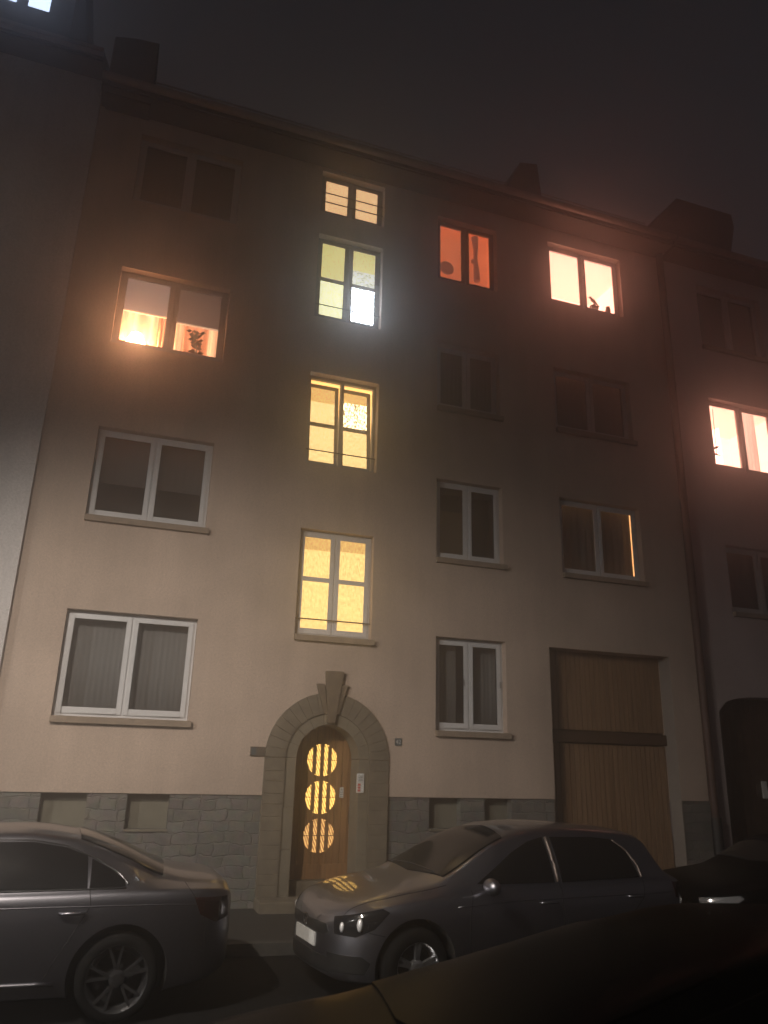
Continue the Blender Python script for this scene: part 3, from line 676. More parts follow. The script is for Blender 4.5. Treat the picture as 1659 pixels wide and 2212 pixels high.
def plant(name, x, y, z, h, label, n=9, seed=1, blobs=True):
    e = empty(name, (0, 0, 0), label, 'plant'); rnd = random.Random(seed)
    MB().lathe([(0, 0), (.05, 0), (.065, .10), (.0, .10)], (x, y, z), 'z', 16).build('pot', M['pot'], e)
    st = MB(); lf = MB()
    for i in range(3):
        a = rnd.uniform(-.12, .12); pts = [(x+a*t*1.2+.02*math.sin(5*t+i), y+rnd.uniform(-.02, .02), z+.1+h*t) for t in np.linspace(0, rnd.uniform(.7, 1), 7)]
        st.tube(pts, .006, 6)
        for p in pts[2:]:
            for s_ in (-1, 1):
                L = rnd.uniform(.05, .10); dxx = s_*L; dz_ = rnd.uniform(-.03, .05); q = Vector(p); wv = .022
                lf.add([q, q+Vector((dxx*.5, -wv, dz_*.6+wv)), q+Vector((dxx, 0, dz_)), q+Vector((dxx*.5, wv, dz_*.6-wv))], [(0, 1, 2, 3)])
    for i in range(5):
        a = rnd.uniform(-1, 1); lf.add([(x, y, z+.1), (x+a*.08, y-.03, z+.19), (x+a*.20, y, z+.15), (x+a*.09, y+.03, z+.14)], [(0, 1, 2, 3)])
    st.build('stem', M['leaf'], e); lf.build('leaf', M['leaf'], e); return e
plant('potted_orchid', .70, Y0+.25, 8.18, .52, 'spindly orchid in a pot behind the right pane below the roller blind', seed=4)
# M4 silhouettes
poly = [(5.20+.125*math.cos(2*math.pi*k/24), 11.14+.125*math.sin(2*math.pi*k/24)) for k in range(24)]
e = MB(); e.ball((5.21, Y0+.27, 11.17), .15, .03, .15, 16); tag(e.build('paper_lantern', M['shape_orange'], None, smooth=True), 'round dark lantern shape in the orange window', 'lantern')
e = MB(); e.tube([(5.83, Y0+.29, 12.05), (5.85, Y0+.29, 11.75), (5.84, Y0+.29, 11.55), (5.86, Y0+.29, 11.28), (5.87, Y0+.29, 11.06)], [.075, .045, .04, .06, .065], 10)
e.ball((5.81, Y0+.28, 11.48), .07, .05, .06, 10)
tag(e.build('hanging_scarf', M['shape_orange'], None, smooth=True), 'long dark hanging scarf in the orange window', 'scarf')
# R4: sloping ceiling, bird ornament on a pot, jar
MB().prism([(7.0, 10.6), (8.25, 10.6), (8.25, 10.98), (7.75, 11.0), (7.0, 11.12)], Y0+1.3, Y0+1.35).build('room_panel', M['room_peach_hi'], rR4)
MB().prism([(8.35, 10.9), (9.4, 11.05), (9.4, 11.9)], Y0+1.2, Y0+1.25).build('room_panel', M['room_peach_hi'], rR4)
t = empty('bird_ornament', (0, 0, 0), 'small dark bird ornament perched on a pot behind the peach lit pane', 'ornament')
bx, by, bz = 8.50, Y0+.21, 11.03
def b_ell(b, c, a, l, w, n=10):
    """tapered body along angle a in xz"""
    d = Vector((math.cos(a), 0, math.sin(a)))
    pts = [Vector(c)+d*(l*(t-.5)) for t in np.linspace(0, 1, 7)]; b.tube(pts, [w*.15, w*.7, w, w, w*.8, w*.45, w*.1], n)
b = MB(); b_ell(b, (bx, by, bz+.10+.06), math.radians(-35), .20, .034); b.ball((bx-.075, by, bz+.225), .030, .028, .028, 10); b.tube([(bx-.09, by, bz+.225), (bx-.135, by, bz+.215)], [.012, .002], 6)
b.tube([(bx+.06, by, bz+.115), (bx+.14, by, bz+.045)], [.018, .006], 6); b.build('bird', M['leaf'], t, smooth=True)
b = MB(); b.tube([(bx+.005, by, bz+.04), (bx+.0, by, bz+.14)], .012, 6); b.ball((bx+.01, by, bz+.075), .04, .03, .022, 8); b.box(bx-.085, bx+.085, by-.04, by+.04, bz-.03, bz+.04); b.build('pot', M['leaf'], t)
b = MB(); b.lathe([(0, 0), (.05, 0), (.055, .08), (.04, .13), (.045, .15), (0, .15)], (8.86, Y0+.24, 11.0), 'z', 16); tag(b.build('glass_jar', M['pot'], None, smooth=True), 'small brown jar on sill right of bird ornament', 'jar')
# N3: folded curtain, plant leaves, sloped ceiling edge
curtain('pale_curtain', 11.98, 12.45, N3[2]+.05, N3[3], Y0+.30, M['curtain_pink'], .02, 5, 'pale folded curtain in the bright window at the right edge')
MB().prism([(10.9, 8.75), (10.9, 7.6), (12.4, 7.6), (12.4, 9.45)], Y0+1.25, Y0+1.28).build('room_panel', M['room_peach_hi'], RB)
e = MB()
for (z, dz_, L) in ((8.36, .07, .16), (8.24, -.03, .20)):
    e.add([(11.23, Y0+.24, z-.025), (11.23+L*.5, Y0+.235, z+dz_*.4-.02), (11.23+L, Y0+.24, z+dz_), (11.23+L*.45, Y0+.245, z+dz_*.6+.02), (11.23, Y0+.24, z+.02)], [(0, 1, 2, 3, 4)])
e.tube([(11.22, Y0+.24, 7.95), (11.23, Y0+.24, 8.2), (11.22, Y0+.24, 8.4)], .008, 6)
tag(e.build('pointed_houseplant', M['leaf'], None), 'pointed leaves poking into the bright window at the right edge', 'plant')
e = MB().tube([(11.30, Y0+.23, 9.25), (11.27, Y0+.23, 8.2)], .006, 5); tag(e.build('blind_cord', M['pot'], None), 'thin blind cord in the bright window at the right edge', 'cord')

# ------------------------------------------------------------------ cars
def pchip(ctrl, x):
    xs = np.array([c[0] for c in ctrl], float); ys = np.array([c[1] for c in ctrl], float)
    h = np.diff(xs); d = np.diff(ys)/h; m = np.zeros(len(xs)); m[0], m[-1] = d[0], d[-1]
    for i in range(1, len(xs)-1):
        if d[i-1]*d[i] > 0: w1, w2 = 2*h[i]+h[i-1], h[i]+2*h[i-1]; m[i] = (w1+w2)/(w1/d[i-1]+w2/d[i])
    x = np.clip(x, xs[0], xs[-1]); i = np.clip(np.searchsorted(xs, x)-1, 0, len(xs)-2); t = (x-xs[i])/h[i]
    return float((1+2*t)*(1-t)**2*ys[i]+t*(1-t)**2*h[i]*m[i]+t*t*(3-2*t)*ys[i+1]+t*t*(t-1)*h[i]*m[i+1])
def make_body(P, wheels, wr, root, paint, crease=True):
    L = P['L']; xs = sorted(set(np.round(np.concatenate([np.linspace(0, .35, 16), np.linspace(.35, L-.35, 66), np.linspace(L-.35, L, 16)]), 4)))
    rows = []
    for x in xs:
        g = lambda k: pchip(P[k], x)
        w, zb, zs, we, ze, zr = g('w'), g('zb'), g('zs'), g('we'), g('ze'), g('zr')
        ze = max(ze, zs+.012); zr = max(zr, ze+.006)
        ws = w*.955
        half = [(0, zb), (w*.55, zb), (w*.86, zb+.004), (w*.935, zb+.03), (w*.965, zb+.09), (w*.985, zb+.22*(zs-zb)/.6), (w*1.0, zb+.52*(zs-zb)), (w*.998, zb+.70*(zs-zb)), (w*.99, zs-.085), (w*.978, zs-.04), (ws, zs-.012), (ws-.02, zs)]
        a = np.array(half[-1]); e_ = np.array((we, ze)); hgt = ze-zs
        for t in (.06, .13, .2, .28, .35, .42, .5, .58, .65, .73, .8, .87, .93):
            p = a+(e_-a)*t; p[0] += .022*math.sin(math.pi*t)*min(1, hgt/.3); half.append(tuple(p))
        half += [(we, ze), (we-.03, ze+(zr-ze)*.36), (we-.075, ze+(zr-ze)*.58), (we*.78, ze+(zr-ze)*.73), (we*.68, ze+(zr-ze)*.83), (we*.57, ze+(zr-ze)*.90), (we*.45, ze+(zr-ze)*.945), (we*.32, ze+(zr-ze)*.975), (we*.17, ze+(zr-ze)*.993), (0, zr)]
        rows.append([(x, -y, z) for y, z in half]+[(x, y, z) for y, z in half[-2:0:-1]])
    n = len(rows[0]); b = MB()
    vs = [p for r in rows for p in r]; fs = []
    for i in range(len(rows)-1):
        for k in range(n): fs.append((i*n+k, i*n+(k+1) % n, (i+1)*n+(k+1) % n, (i+1)*n+k))
    fs.append(tuple(range(n))); fs.append(tuple((len(rows)-1)*n+k for k in range(n-1, -1, -1)))
    b.add(vs, fs)
    body = b.build('body', paint, root, smooth=True)
    body.data.materials.append(M['well'])
    wd = max(p[1] for p in P['w'])
    cut = MB()
    cuts = []
    for wx in wheels:
        for s_ in (-1, 1):
            cb = MB(); n2 = 40; poly = [(wx+wr*math.cos(2*math.pi*k/n2), .325+wr*math.sin(2*math.pi*k/n2)) for k in range(n2)]
            ya, yb_ = sorted((s_*(wd-.30), s_*(wd+.2)))
            c = cb.prism(poly, ya, yb_).build('cut', M['well']); cuts.append(c)
            md = body.modifiers.new('b', 'BOOLEAN'); md.object = c; md.operation = 'DIFFERENCE'; md.solver = 'EXACT'
            try: md.material_mode = 'TRANSFER'
            except Exception: pass
    bpy.context.view_layer.update()
    dg = bpy.context.evaluated_depsgraph_get()
    me = bpy.data.meshes.new_from_object(body.evaluated_get(dg)); body.modifiers.clear(); body.data = me
    for c in cuts: bpy.data.objects.remove(c)
    for p in me.polygons: p.use_smooth = True
    try: me.set_sharp_from_angle(angle=math.radians(40))
    except Exception: pass
    tb = bmesh.new(); tb.from_mesh(me); bmesh.ops.triangulate(tb, faces=tb.faces); tb.to_mesh(me); tb.free()
    bvh = BVHTree.FromPolygons([v.co[:] for v in me.vertices], [p.vertices[:] for p in me.polygons])
    return body, bvh
def patch(bvh, outline, org, uax, vax, direc, off, name, m, parent, rings=16, smooth=True, sub=10, thick=0):
    """drape a star-shaped outline onto a body along direc, lifted by off"""
    U, V, Dr = Vector(uax), Vector(vax), Vector(direc).normalized(); O = Vector(org)
    pts = []
    n0 = len(outline)
    for i in range(n0):
        a, c = outline[i], outline[(i+1) % n0]
        for k in range(sub): pts.append((a[0]+(c[0]-a[0])*k/sub, a[1]+(c[1]-a[1])*k/sub))
    cx, cz = sum(p[0] for p in pts)/len(pts), sum(p[1] for p in pts)/len(pts); n = len(pts)
    vs, last = [], None
    def cast(u, v):
        nonlocal last
        o = O+U*u+V*v-Dr*3; hit = bvh.ray_cast(o, Dr, 8)
        if hit[0] is None: return (last if last is not None else O+U*u+V*v)
        p = hit[0]+hit[1]*off if hit[1].dot(Dr) < 0 else hit[0]-hit[1]*off
        last = p; return p
    vs.append(cast(cx, cz))
    for r in range(1, rings+1):
        for (u, v) in pts: vs.append(cast(cx+(u-cx)*r/rings, cz+(v-cz)*r/rings))
    fs = [(0, 1+k, 1+(k+1) % n) for k in range(n)]
    for r in range(rings-1):
        for k in range(n): a = 1+r*n+k; c = 1+r*n+(k+1) % n; fs.append((a, a+n, c+n, c))
    # skirt so the patch has an edge
    base = len(vs); ro = 1+(rings-1)*n
    for k in range(n): vs.append(vs[ro+k]+Dr*(off+.02))
    for k in range(n): fs.append((ro+k, base+k, base+(k+1) % n, ro+(k+1) % n))
    b = MB(); b.add(vs, fs); o = b.build(name, m, parent, smooth=True)
    try: o.data.set_sharp_from_angle(angle=math.radians(35))
    except Exception: pass
    return o
def line(bvh, pts, direc, wdt, off, name, m, parent, org=(0, 0, 0), uax=(1, 0, 0), vax=(0, 0, 1)):
    """thin ribbon on the body along a polyline (door gap, trim strip)"""
    U, V, Dr, O = Vector(uax), Vector(vax), Vector(direc).normalized(), Vector(org)
    dense = []
    for i in range(len(pts)-1):
        for k in range(8): t = k/8; dense.append((pts[i][0]+(pts[i+1][0]-pts[i][0])*t, pts[i][1]+(pts[i+1][1]-pts[i][1])*t))
    dense.append(pts[-1]); P3 = []
    for (u, v) in dense:
        hit = bvh.ray_cast(O+U*u+V*v-Dr*3, Dr, 8)
        if hit[0] is not None: P3.append(hit[0]-Dr*off)
    if len(P3) < 2: return
    return MB().tube(P3, wdt, 6).build(name, m, parent, smooth=True)
def wheel(root, x, y, s, style, R=.318):
    """s=-1: outer face towards -y"""
    T = MB(); h = .105
    kt = .86 if style == 'five' else 1
    T.lathe([(.225*kt, -h*.8), (.245*kt, -h), (R-.03, -h*1.02), (R-.008, -h*.8), (R, -h*.5), (R, h*.5), (R-.008, h*.8), (R-.03, h*1.02), (.245*kt, h), (.225*kt, h*.8), (.21*kt, 0), (.225*kt, -h*.8)], (x, y, R), 'y', 48)
    w = T.build('wheel', M['tyre'], root, smooth=True)
    m = M['alloy_dark'] if style == 'twin' else M['alloy']
    r = MB(); o = s*h; k_ = .86 if style == 'five' else 1
    r.lathe([(.234*k_, o*1.0), (.240*k_, o*1.03), (.236*k_, o*.98), (.222*k_, o*.8), (.20*k_, o*.45), (.19*k_, -o*.5)], (x, y, R), 'y', 48)
    hub = [(0, o*.93), (.035, o*.93), (.062, o*.86), (.07, o*.5), (0, o*.5)]
    r.lathe(hub, (x, y, R), 'y', 24)
    def spoke(a, da, w0, w1):
        c, s2 = math.cos(a), math.sin(a); c2, s3 = math.cos(a+da), math.sin(a+da)
        p0 = Vector((x+.05*c, y+o*.80, R+.05*s2)); p1 = Vector((x+.228*k_*c2, y+o*.92, R+.228*k_*s3)); tv = Vector((-s2, 0, c)); dv = Vector((0, s*.022, 0))
        r.add([p0-tv*w0-dv, p0+tv*w0-dv, p1+tv*w1-dv, p1-tv*w1-dv, p0-tv*w0*.7, p0+tv*w0*.7, p1+tv*w1*.6, p1-tv*w1*.6], [(0, 1, 2, 3), (4, 5, 6, 7), (0, 1, 5, 4), (1, 2, 6, 5), (2, 3, 7, 6), (3, 0, 4, 7)])
    n = 5
    for k in range(n):
        a = 2*math.pi*k/n+(.45 if style == 'twin' else .3)
        if style == 'twin': spoke(a, .22, .017, .013); spoke(a, -.22, .017, .013)
        else: spoke(a, .12, .025, .018); spoke(a, -.12, .025, .018)
    r.build('rim', m, w)
    MB().lathe([(0, 0), (.185, 0), (.185, -s*.02), (0, -s*.02)], (x, y+o*.2, R), 'y', 32).build('brake_disc', M['well'], w)
    return w
def mirror(root, x, y, z, s, m):
    b = MB(); b.ball((x, y, z), .07, .115, .075, 14); o = b.build('wing_mirror', m, root, smooth=True)
    MB().tube([(x+.01, y-s*.09, z-.04), (x+.02, y-s*.19, z-.06)], .022, 8).build('mirror_stalk', M['trim'], o)
    MB().ball((x+.012, y, z), .066, .10, .062, 12).build('mirror_glass', M['lamp_smoke'], o, smooth=True)
    return o
def handle(bvh, body, x, z, m=None):
    hit = bvh.ray_cast(Vector((x, -3, z)), Vector((0, 1, 0)), 5)
    if hit[0] is None: return
    y = hit[0].y
    MB().tube([(x-.10, y+.005, z), (x-.085, y-.028, z+.002), (x-.02, y-.036, z+.003), (x+.05, y-.036, z+.002), (x+.085, y-.026, z), (x+.10, y+.005, z-.002)], [.010, .013, .014, .014, .013, .010], 10).build('door_handle', m or M['paint_grey'], body, smooth=True)
def place(root, x, y, lean=0, yaw=0):
    root.location = (x, y, gz(x)); root.rotation_euler = (0, -math.atan(SL)*1.0, yaw)
SIDE = dict(org=(0, 0, 0), uax=(1, 0, 0), vax=(0, 0, 1), direc=(0, 1, 0))
FAR = dict(org=(0, 0, 0), uax=(1, 0, 0), vax=(0, 0, 1), direc=(0, -1, 0))
TOP = dict(org=(0, 0, 3), uax=(1, 0, 0), vax=(0, 1, 0), direc=(0, 0, -1))
FRONT = dict(org=(-.5, 0, 0), uax=(0, 1, 0), vax=(0, 0, 1), direc=(1, 0, 0))
REAR = dict(org=(5.5, 0, 0), uax=(0, 1, 0), vax=(0, 0, 1), direc=(-1, 0, 0))

# --- saloon (left)
J = dict(L=4.50,
    w=[(0, .30), (.03, .46), (.08, .59), (.16, .70), (.28, .79), (.45, .845), (.9, .875), (1.6, .89), (3.2, .89), (3.85, .872), (4.1, .845), (4.28, .79), (4.40, .70), (4.46, .60), (4.50, .42)],
    zb=[(0, .24), (.2, .19), (.7, .17), (3.7, .17), (4.25, .24), (4.5, .33)],
    zs=[(0, .62), (.07, .70), (.25, .77), (.6, .83), (1.2, .90), (1.8, .92), (3.0, .94), (3.6, .955), (4.1, .955), (4.35, .94), (4.46, .90), (4.5, .83)],
    we=[(0, .24), (.08, .50), (.3, .67), (1.2, .72), (1.4, .70), (2.1, .61), (2.8, .585), (3.3, .575), (3.8, .60), (4.05, .64), (4.3, .62), (4.42, .54), (4.5, .34)],
    ze=[(0, .63), (.08, .73), (.3, .81), (.8, .88), (1.2, .93), (1.4, 1.0), (2.0, 1.24), (2.3, 1.30), (2.7, 1.32), (3.1, 1.275), (3.5, 1.15), (3.85, 1.015), (4.05, .985), (4.33, .968), (4.45, .925), (4.5, .84)],
    zr=[(0, .66), (.08, .77), (.3, .85), (.8, .92), (1.2, .98), (1.4, 1.07), (2.0, 1.325), (2.3, 1.375), (2.7, 1.39), (3.1, 1.35), (3.5, 1.235), (3.9, 1.075), (4.08, 1.035), (4.33, 1.01), (4.45, .955), (4.5, .86)])
car = empty('parked_car', (0, 0, 0), 'dark grey saloon car at the left edge, its rear and five twin spoke wheel showing', 'car', 'cars parked along the kerb')
body, bv = make_body(J, (.92, 3.57), .385, car, M['paint_grey'])
for wx in (.92, 3.57):
    for s_ in (-1, 1): wheel(car, wx, s_*.775, s_, 'twin')
patch(bv, [(1.62, .955), (2.15, 1.245), (2.42, 1.292), (2.46, 1.292), (2.50, .955)], off=.008, name='side_window', m=M['car_pane'], parent=body, **SIDE)
patch(bv, [(2.53, .955), (2.50, 1.292), (2.78, 1.292), (3.05, 1.25), (3.225, 1.185), (3.255, .962)], off=.008, name='side_window', m=M['car_pane'], parent=body, **SIDE)
patch(bv, [(3.272, .965), (3.262, 1.167), (3.42, 1.092), (3.54, 1.02), (3.55, .975)], off=.008, name='quarter_window', m=M['car_pane'], parent=body, **SIDE)
for f in (FAR,):
    patch(bv, [(1.62, .985), (2.15, 1.245), (2.42, 1.29), (3.05, 1.25), (3.54, 1.02), (3.54, .98)], off=.008, name='side_window', m=M['car_pane'], parent=body, **f)
patch(bv, [(3.15, -.50), (3.86, -.58), (3.90, 0), (3.86, .58), (3.15, .50), (3.12, 0)], off=.012, name='rear_window', m=M['car_pane'], parent=body, **TOP)
patch(bv, [(1.42, -.62), (2.05, -.54), (2.08, 0), (2.05, .54), (1.42, .62), (1.36, 0)], off=.012, name='windscreen', m=M['car_pane'], parent=body, **TOP)
line(bv, [(1.55, .942), (2.5, .945), (3.56, .965)], (0, 1, 0), .007, .002, 'belt_trim', M['trim'], body)
line(bv, [(2.0, 1.205), (2.2, 1.283), (2.45, 1.308), (2.78, 1.307), (3.05, 1.265), (3.3, 1.168), (3.5, 1.06), (3.575, .99)], (0, 1, 0), .008, .002, 'window_trim', M['alloy_dark'], body)
line(bv, [(2.53, .97), (2.535, .6), (2.52, .30), (2.5, .22)], (0, 1, 0), .004, -.001, 'door_gap', M['well'], body)
line(bv, [(3.27, .985), (3.30, .85), (3.20, .66), (3.08, .45), (3.0, .28)], (0, 1, 0), .004, -.001, 'door_gap', M['well'], body)
line(bv, [(4.05, .985), (4.12, .90), (4.22, .76), (4.25, .5)], (0, 1, 0), .003, -.001, 'bumper_gap', M['well'], body)
line(bv, [(1.3, .30), (2.0, .295), (3.1, .30)], (0, 1, 0), .018, .004, 'sill_moulding', M['paint_grey'], body)
line(bv, [(.9, .79), (1.8, .82), (3.0, .84), (3.9, .845), (4.25, .83)], (0, 1, 0), .006, -.001, 'shoulder_crease', M['paint_grey'], body)
handle(bv, body, 3.17, .795); handle(bv, body, 2.36, .79)
patch(bv, [(4.12, .89), (4.42, .88), (4.44, .72), (4.32, .69), (4.18, .76)], off=.005, name='tail_light', m=M['lamp_dark'], parent=body, **SIDE)
patch(bv, [(4.12, .89), (4.42, .88), (4.44, .72), (4.32, .69), (4.18, .76)], off=.005, name='tail_light', m=M['lamp_dark'], parent=body, **FAR)
patch(bv, [(.15, .78), (.55, .80), (.62, .76), (.3, .62), (.12, .62)], off=.005, name='headlight', m=M['lamp_smoke'], parent=body, **SIDE)
patch(bv, [(-.30, .74), (.30, .74), (.30, .56), (-.30, .56)], off=.01, name='number_plate', m=M['plate_white'], parent=body, **REAR)
patch(bv, [(3.78, .86), (3.90, .865), (3.91, .76), (3.78, .755)], off=.002, name='fuel_flap', m=M['paint_grey'], parent=body, **SIDE)
mirror(car, 1.72, -.985, .97, -1, M['paint_grey']); mirror(car, 1.72, .985, .97, 1, M['paint_grey'])
place(car, .37-3.57, 7.27+.885)

# --- hatchback (middle)
G_ = dict(L=4.05,
    w=[(0, .30), (.03, .46), (.08, .59), (.16, .70), (.28, .79), (.45, .85), (.8, .88), (1.5, .89), (3.0, .89), (3.5, .88), (3.75, .85), (3.92, .78), (4.01, .66), (4.05, .50)],
    zb=[(0, .23), (.15, .19), (.6, .17), (3.4, .17), (3.85, .24), (4.05, .33)],
    zs=[(0, .58), (.06, .66), (.2, .735), (.5, .81), (1.0, .88), (1.5, .93), (2.5, .955), (3.4, .985), (3.82, .985), (3.97, .95), (4.05, .88)],
    we=[(0, .24), (.08, .50), (.22, .64), (.6, .70), (1.1, .72), (1.3, .70), (1.95, .605), (2.6, .585), (3.3, .575), (3.6, .58), (3.8, .63), (3.93, .63), (4.01, .54), (4.05, .42)],
    ze=[(0, .59), (.06, .68), (.2, .765), (.6, .865), (.98, .935), (1.15, .985), (1.8, 1.29), (2.15, 1.385), (2.6, 1.415), (3.15, 1.395), (3.5, 1.35), (3.62, 1.30), (3.80, 1.06), (3.93, .985), (4.01, .94), (4.05, .89)],
    zr=[(0, .62), (.06, .715), (.2, .80), (.6, .91), (.98, .975), (1.15, 1.05), (1.8, 1.375), (2.12, 1.46), (2.6, 1.49), (3.15, 1.47), (3.5, 1.425), (3.63, 1.375), (3.83, 1.09), (3.93, 1.0), (4.01, .95), (4.05, .90)])
M['int'] = M['seat']
car = empty('parked_car', (0, 0, 0), 'grey hatchback facing left in front of the gate, its headlight and pale plate showing', 'car', 'cars parked along the kerb')
body, bv = make_body(G_, (.75, 3.38), .385, car, M['paint_silver'])
for wx in (.75, 3.38):
    for s_ in (-1, 1): wheel(car, wx, s_*.775, s_, 'five')
gd = M['car_pane']
patch(bv, [(1.54, .965), (1.40, .97), (1.86, 1.225), (2.08, 1.325), (2.27, 1.365), (2.27, .97)], off=.008, name='side_window', m=gd, parent=body, **SIDE)
patch(bv, [(2.36, .97), (2.36, 1.367), (2.9, 1.365), (3.14, 1.345), (3.28, 1.24), (3.34, 1.0)], off=.008, name='side_window', m=gd, parent=body, **SIDE)
patch(bv, [(1.55, .975), (1.98, 1.255), (2.36, 1.37), (3.14, 1.345), (3.3, 1.2), (3.34, 1.0)], off=.008, name='side_window', m=gd, parent=body, **FAR)
line(bv, [(2.315, .98), (2.315, 1.367)], (0, 1, 0), .018, .003, 'pillar_trim', M['zinc'], body)
line(bv, [(3.17, 1.34), (3.30, 1.24), (3.37, 1.10), (3.375, 1.0)], (0, 1, 0), .013, .003, 'pillar_trim', M['zinc'], body)
patch(bv, [(1.13, -.62), (1.84, -.54), (1.95, 0), (1.84, .54), (1.13, .62), (1.06, 0)], off=.012, name='windscreen', m=M['car_pane'], parent=body, **TOP)
patch(bv, [(3.62, -.45), (3.80, -.5), (3.80, .5), (3.62, .45)], off=.012, name='rear_window', m=gd, parent=body, **TOP)
# headlamps: outline in a 45 degree view from the front corner
for s_ in (-1, 1):
    U = Vector((.62, s_*.78, 0)).normalized()
    hl = patch(bv, [(-.20, .695), (.02, .735), (.24, .785), (.30, .76), (.20, .63), (.05, .56), (-.17, .565)], (.22, s_*.66, 0), U, (0, 0, 1), (.78, -s_*.62, 0), .006, 'headlight', M['lamp_smoke'], body)
    for (u, rr_, zz) in ((-.09, .042, .625), (.08, .055, .655)):
        o_ = Vector((.22, s_*.66, zz))+U*u-Vector((.78, -s_*.62, 0))*2; hit = bv.ray_cast(o_, Vector((.78, -s_*.62, 0)).normalized(), 5)
        if hit[0] is not None: MB().ball(hit[0]+hit[1]*.004, rr_*.5, rr_*.6, rr_, 12).build('reflector', M['reflector'], hl, smooth=True)
patch(bv, [(-.44, .625), (.44, .625), (.48, .57), (.42, .54), (-.42, .54), (-.48, .57)], off=.006, name='grille', m=M['trim'], parent=body, **FRONT)
patch(bv, [(-.52, .37), (.52, .37), (.58, .31), (.50, .25), (-.50, .25), (-.58, .32)], off=.006, name='lower_grille', m=M['trim'], parent=body, **FRONT)
for s_ in (-1, 1):
    U = Vector((.62, s_*.78, 0)).normalized()
    patch(bv, [(-.26, .41), (.10, .41), (.17, .36), (.12, .27), (-.24, .26)], (.22, s_*.66, 0), U, (0, 0, 1), (.78, -s_*.62, 0), .005, 'fog_lamp_grille', M['trim'], body)
np_ = patch(bv, [(-.26, .525), (.26, .525), (.26, .415), (-.26, .415)], off=.014, name='number_plate', m=M['plate_white'], parent=body, **FRONT)
MB().lathe([(0, -.004), (.05, -.004), (.055, .0), (.05, .006), (0, .006)], (0, 0, 0), 'y', 24)
bd = MB().lathe([(.040, -.005), (.052, -.005), (.052, .005), (.040, .005), (.040, -.005)], (0, 0, 0), 'y', 24).build('badge', M['chrome'], body); bd.rotation_euler = (0, 0, math.pi/2); bd.location = (-.014, 0, .60)
line(bv, [(.18, .80), (.45, .875), (1.0, .965), (1.25, 1.0)], (0, 0, -1), .004, -.001, 'bonnet_gap', M['well'], body) if False else None
line(bv, [(.12, -.60), (.5, -.68), (1.1, -.735)], (0, 0, -1), .0035, -.0005, 'bonnet_gap', M['well'], body, org=(0, 0, 3), uax=(1, 0, 0), vax=(0, 1, 0))
line(bv, [(.30, .60), (.46, .57), (.56, .57)], (0, 1, 0), .0035, -.0005, 'bumper_gap', M['well'], body)
line(bv, [(1.32, .92), (1.28, .7), (1.28, .45), (1.34, .24)], (0, 1, 0), .004, -.0005, 'door_gap', M['well'], body)
line(bv, [(2.32, .96), (2.33, .6), (2.31, .24)], (0, 1, 0), .004, -.0005, 'door_gap', M['well'], body)
line(bv, [(3.36, .98), (3.34, .82), (3.18, .68), (3.04, .5), (3.0, .26)], (0, 1, 0), .004, -.0005, 'door_gap', M['well'], body)
line(bv, [(1.15, .79), (1.8, .83), (3.0, .85), (3.9, .86)], (0, 1, 0), .006, -.001, 'shoulder_crease', M['paint_silver'], body)
handle(bv, body, 2.15, .805, M['paint_silver']); handle(bv, body, 3.22, .835, M['paint_silver'])
patch(bv, [(3.77, .95), (3.95, .94), (4.01, .86), (3.97, .78), (3.81, .80)], off=.006, name='tail_light', m=M['lamp_red'], parent=body, **SIDE)
patch(bv, [(3.87, .80), (3.98, .79), (3.98, .74), (3.87, .745)], off=.007, name='reversing_light', m=M['lamp_clear'], parent=body, **SIDE)
mirror(car, 1.46, -.965, .965, -1, M['paint_silver']); mirror(car, 1.46, .965, .965, 1, M['paint_silver'])
# wiper and rain strip at the windscreen foot
line(bv, [(1.12, -.45), (1.14, .1), (1.13, .5)], (0, 0, -1), .008, .012, 'wiper', M['trim'], body, org=(0, 0, 3), uax=(1, 0, 0), vax=(0, 1, 0))
place(car, 2.08, 7.98, yaw=.085)

# --- third car at the right edge
T_ = {k: (v if k == 'L' else list(v)) for k, v in J.items()}
car = empty('parked_car', (0, 0, 0), 'black car at the right edge behind the hatchback, front and windscreen in the dark', 'car', 'cars parked along the kerb')
body, bv = make_body(T_, (.92, 3.57), .385, car, M['paint_black'])
for wx in (.92, 3.57):
    for s_ in (-1, 1): wheel(car, wx, s_*.775, s_, 'five')
patch(bv, [(1.42, -.62), (2.05, -.54), (2.08, 0), (2.05, .54), (1.42, .62), (1.36, 0)], off=.012, name='windscreen', m=M['car_pane'], parent=body, **TOP)
patch(bv, [(1.62, .985), (2.15, 1.285), (2.42, 1.335), (2.46, 1.335), (2.50, .985)], off=.008, name='side_window', m=M['car_pane'], parent=body, **SIDE)
patch(bv, [(2.56, .985), (2.53, 1.335), (2.78, 1.335), (3.05, 1.29), (3.45, 1.09), (3.5, .995)], off=.008, name='side_window', m=M['car_pane'], parent=body, **SIDE)
for s_ in (-1, 1):
    U = Vector((.62, s_*.78, 0)).normalized()
    hl = patch(bv, [(-.18, .725), (.02, .745), (.24, .775), (.28, .745), (.15, .65), (-.15, .62)], (.22, s_*.66, 0), U, (0, 0, 1), (.78, -s_*.62, 0), .006, 'headlight', M['lamp_clear'], body)
patch(bv, [(-.46, .665), (.46, .665), (.44, .50), (-.44, .50)], off=.006, name='grille', m=M['trim'], parent=body, **FRONT)
mirror(car, 1.72, -.985, .97, -1, M['paint_black'])
place(car, 6.52, 8.45)

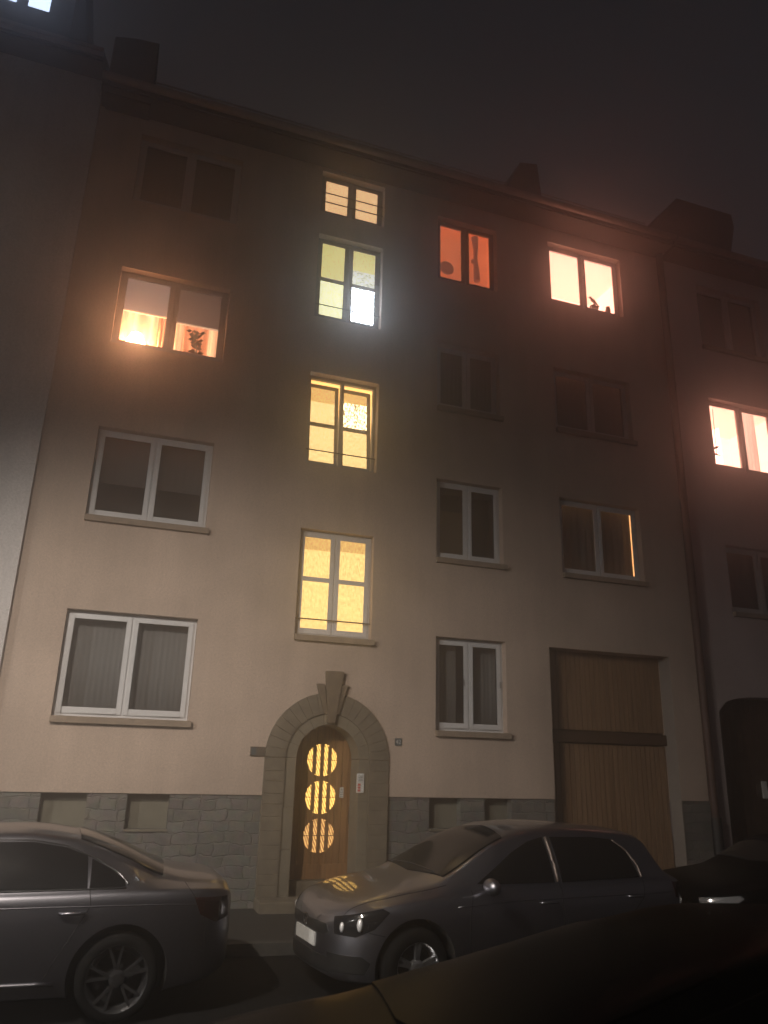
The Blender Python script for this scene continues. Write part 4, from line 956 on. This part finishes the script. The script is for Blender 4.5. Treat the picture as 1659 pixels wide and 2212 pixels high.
# --- dark low car close to the camera
F_ = dict(L=4.2,
    w=[(0, .55), (.05, .66), (.15, .75), (.4, .82), (.9, .85), (2.0, .86), (3.5, .85), (4.0, .78), (4.2, .6)],
    zb=[(0, .24), (.2, .19), (.7, .17), (3.5, .17), (4.2, .33)],
    zs=[(0, .60), (.07, .68), (.25, .75), (.6, .82), (1.2, .89), (1.8, .92), (3.0, .95), (4.0, .95), (4.2, .85)],
    we=[(0, .48), (.3, .64), (1.1, .70), (1.3, .69), (2.1, .60), (2.8, .58), (3.5, .57), (3.9, .62), (4.2, .5)],
    ze=[(0, .61), (.08, .70), (.3, .78), (.8, .86), (1.2, .905), (1.4, .95), (2.0, 1.09), (2.6, 1.22), (3.1, 1.285), (3.7, 1.27), (4.05, 1.10), (4.2, .86)],
    zr=[(0, .64), (.08, .75), (.3, .84), (.8, .94), (1.2, .99), (1.4, 1.03), (2.0, 1.175), (2.6, 1.30), (3.1, 1.36), (3.7, 1.345), (4.05, 1.16), (4.2, .88)])
M['car_pane'] = mat('dim_reflection_car_glass', (.004, .004, .004), .30, spec=.022)  # specular cut to dim the facade reflection on the near car
car = empty('parked_car', (0, 0, 0), 'black low car closest to the viewer, its bonnet mirroring warm door light', 'car', 'cars parked on the near side')
body, bv = make_body(F_, (.85, 3.35), .375, car, M['paint_black'])
for wx in (.85, 3.35):
    for s_ in (-1, 1): wheel(car, wx, s_*.745, s_, 'five')
patch(bv, [(1.36, -.60), (2.45, -.53), (2.55, 0), (2.45, .53), (1.36, .60), (1.26, 0)], off=.012, name='windscreen', m=M['car_pane'], parent=body, **TOP)
patch(bv, [(1.8, .95), (2.2, 1.10), (2.6, 1.19), (3.1, 1.255), (3.6, 1.24), (3.7, .98)], off=.008, name='side_window', m=M['car_pane'], parent=body, **SIDE)
patch(bv, [(1.8, .95), (2.2, 1.10), (2.6, 1.19), (3.1, 1.255), (3.6, 1.24), (3.7, .98)], off=.008, name='side_window', m=M['car_pane'], parent=body, **FAR)
mirror(car, 1.75, -.93, .97, -1, M['paint_black'])
for s_ in (-1, 1): patch(bv, [(.12, .72), (.45, .76), (.5, .72), (.3, .60), (.1, .60)], off=.005, name='headlight', m=M['lamp_smoke'], parent=body, **(SIDE if s_ < 0 else FAR))
place(car, .02, 3.42)

# ------------------------------------------------------------------ haze volume added to imitate lens bloom around the lit windows
HZ = MB().box(-24, 36, -11, 26, -3.2, 22.5).build('haze', None); HZ['kind'] = 'stuff'
hm = bpy.data.materials.new('bloom_haze'); hm.use_nodes = True; nt = hm.node_tree; nt.nodes.clear()
out = nt.nodes.new('ShaderNodeOutputMaterial'); pv = nt.nodes.new('ShaderNodeVolumePrincipled'); nt.links.new(pv.outputs[0], out.inputs['Volume'])
pv.inputs['Color'].default_value = (.97, .96, .95, 1); pv.inputs['Density'].default_value = .030; pv.inputs['Anisotropy'].default_value = .908
HZ.data.materials.append(hm)
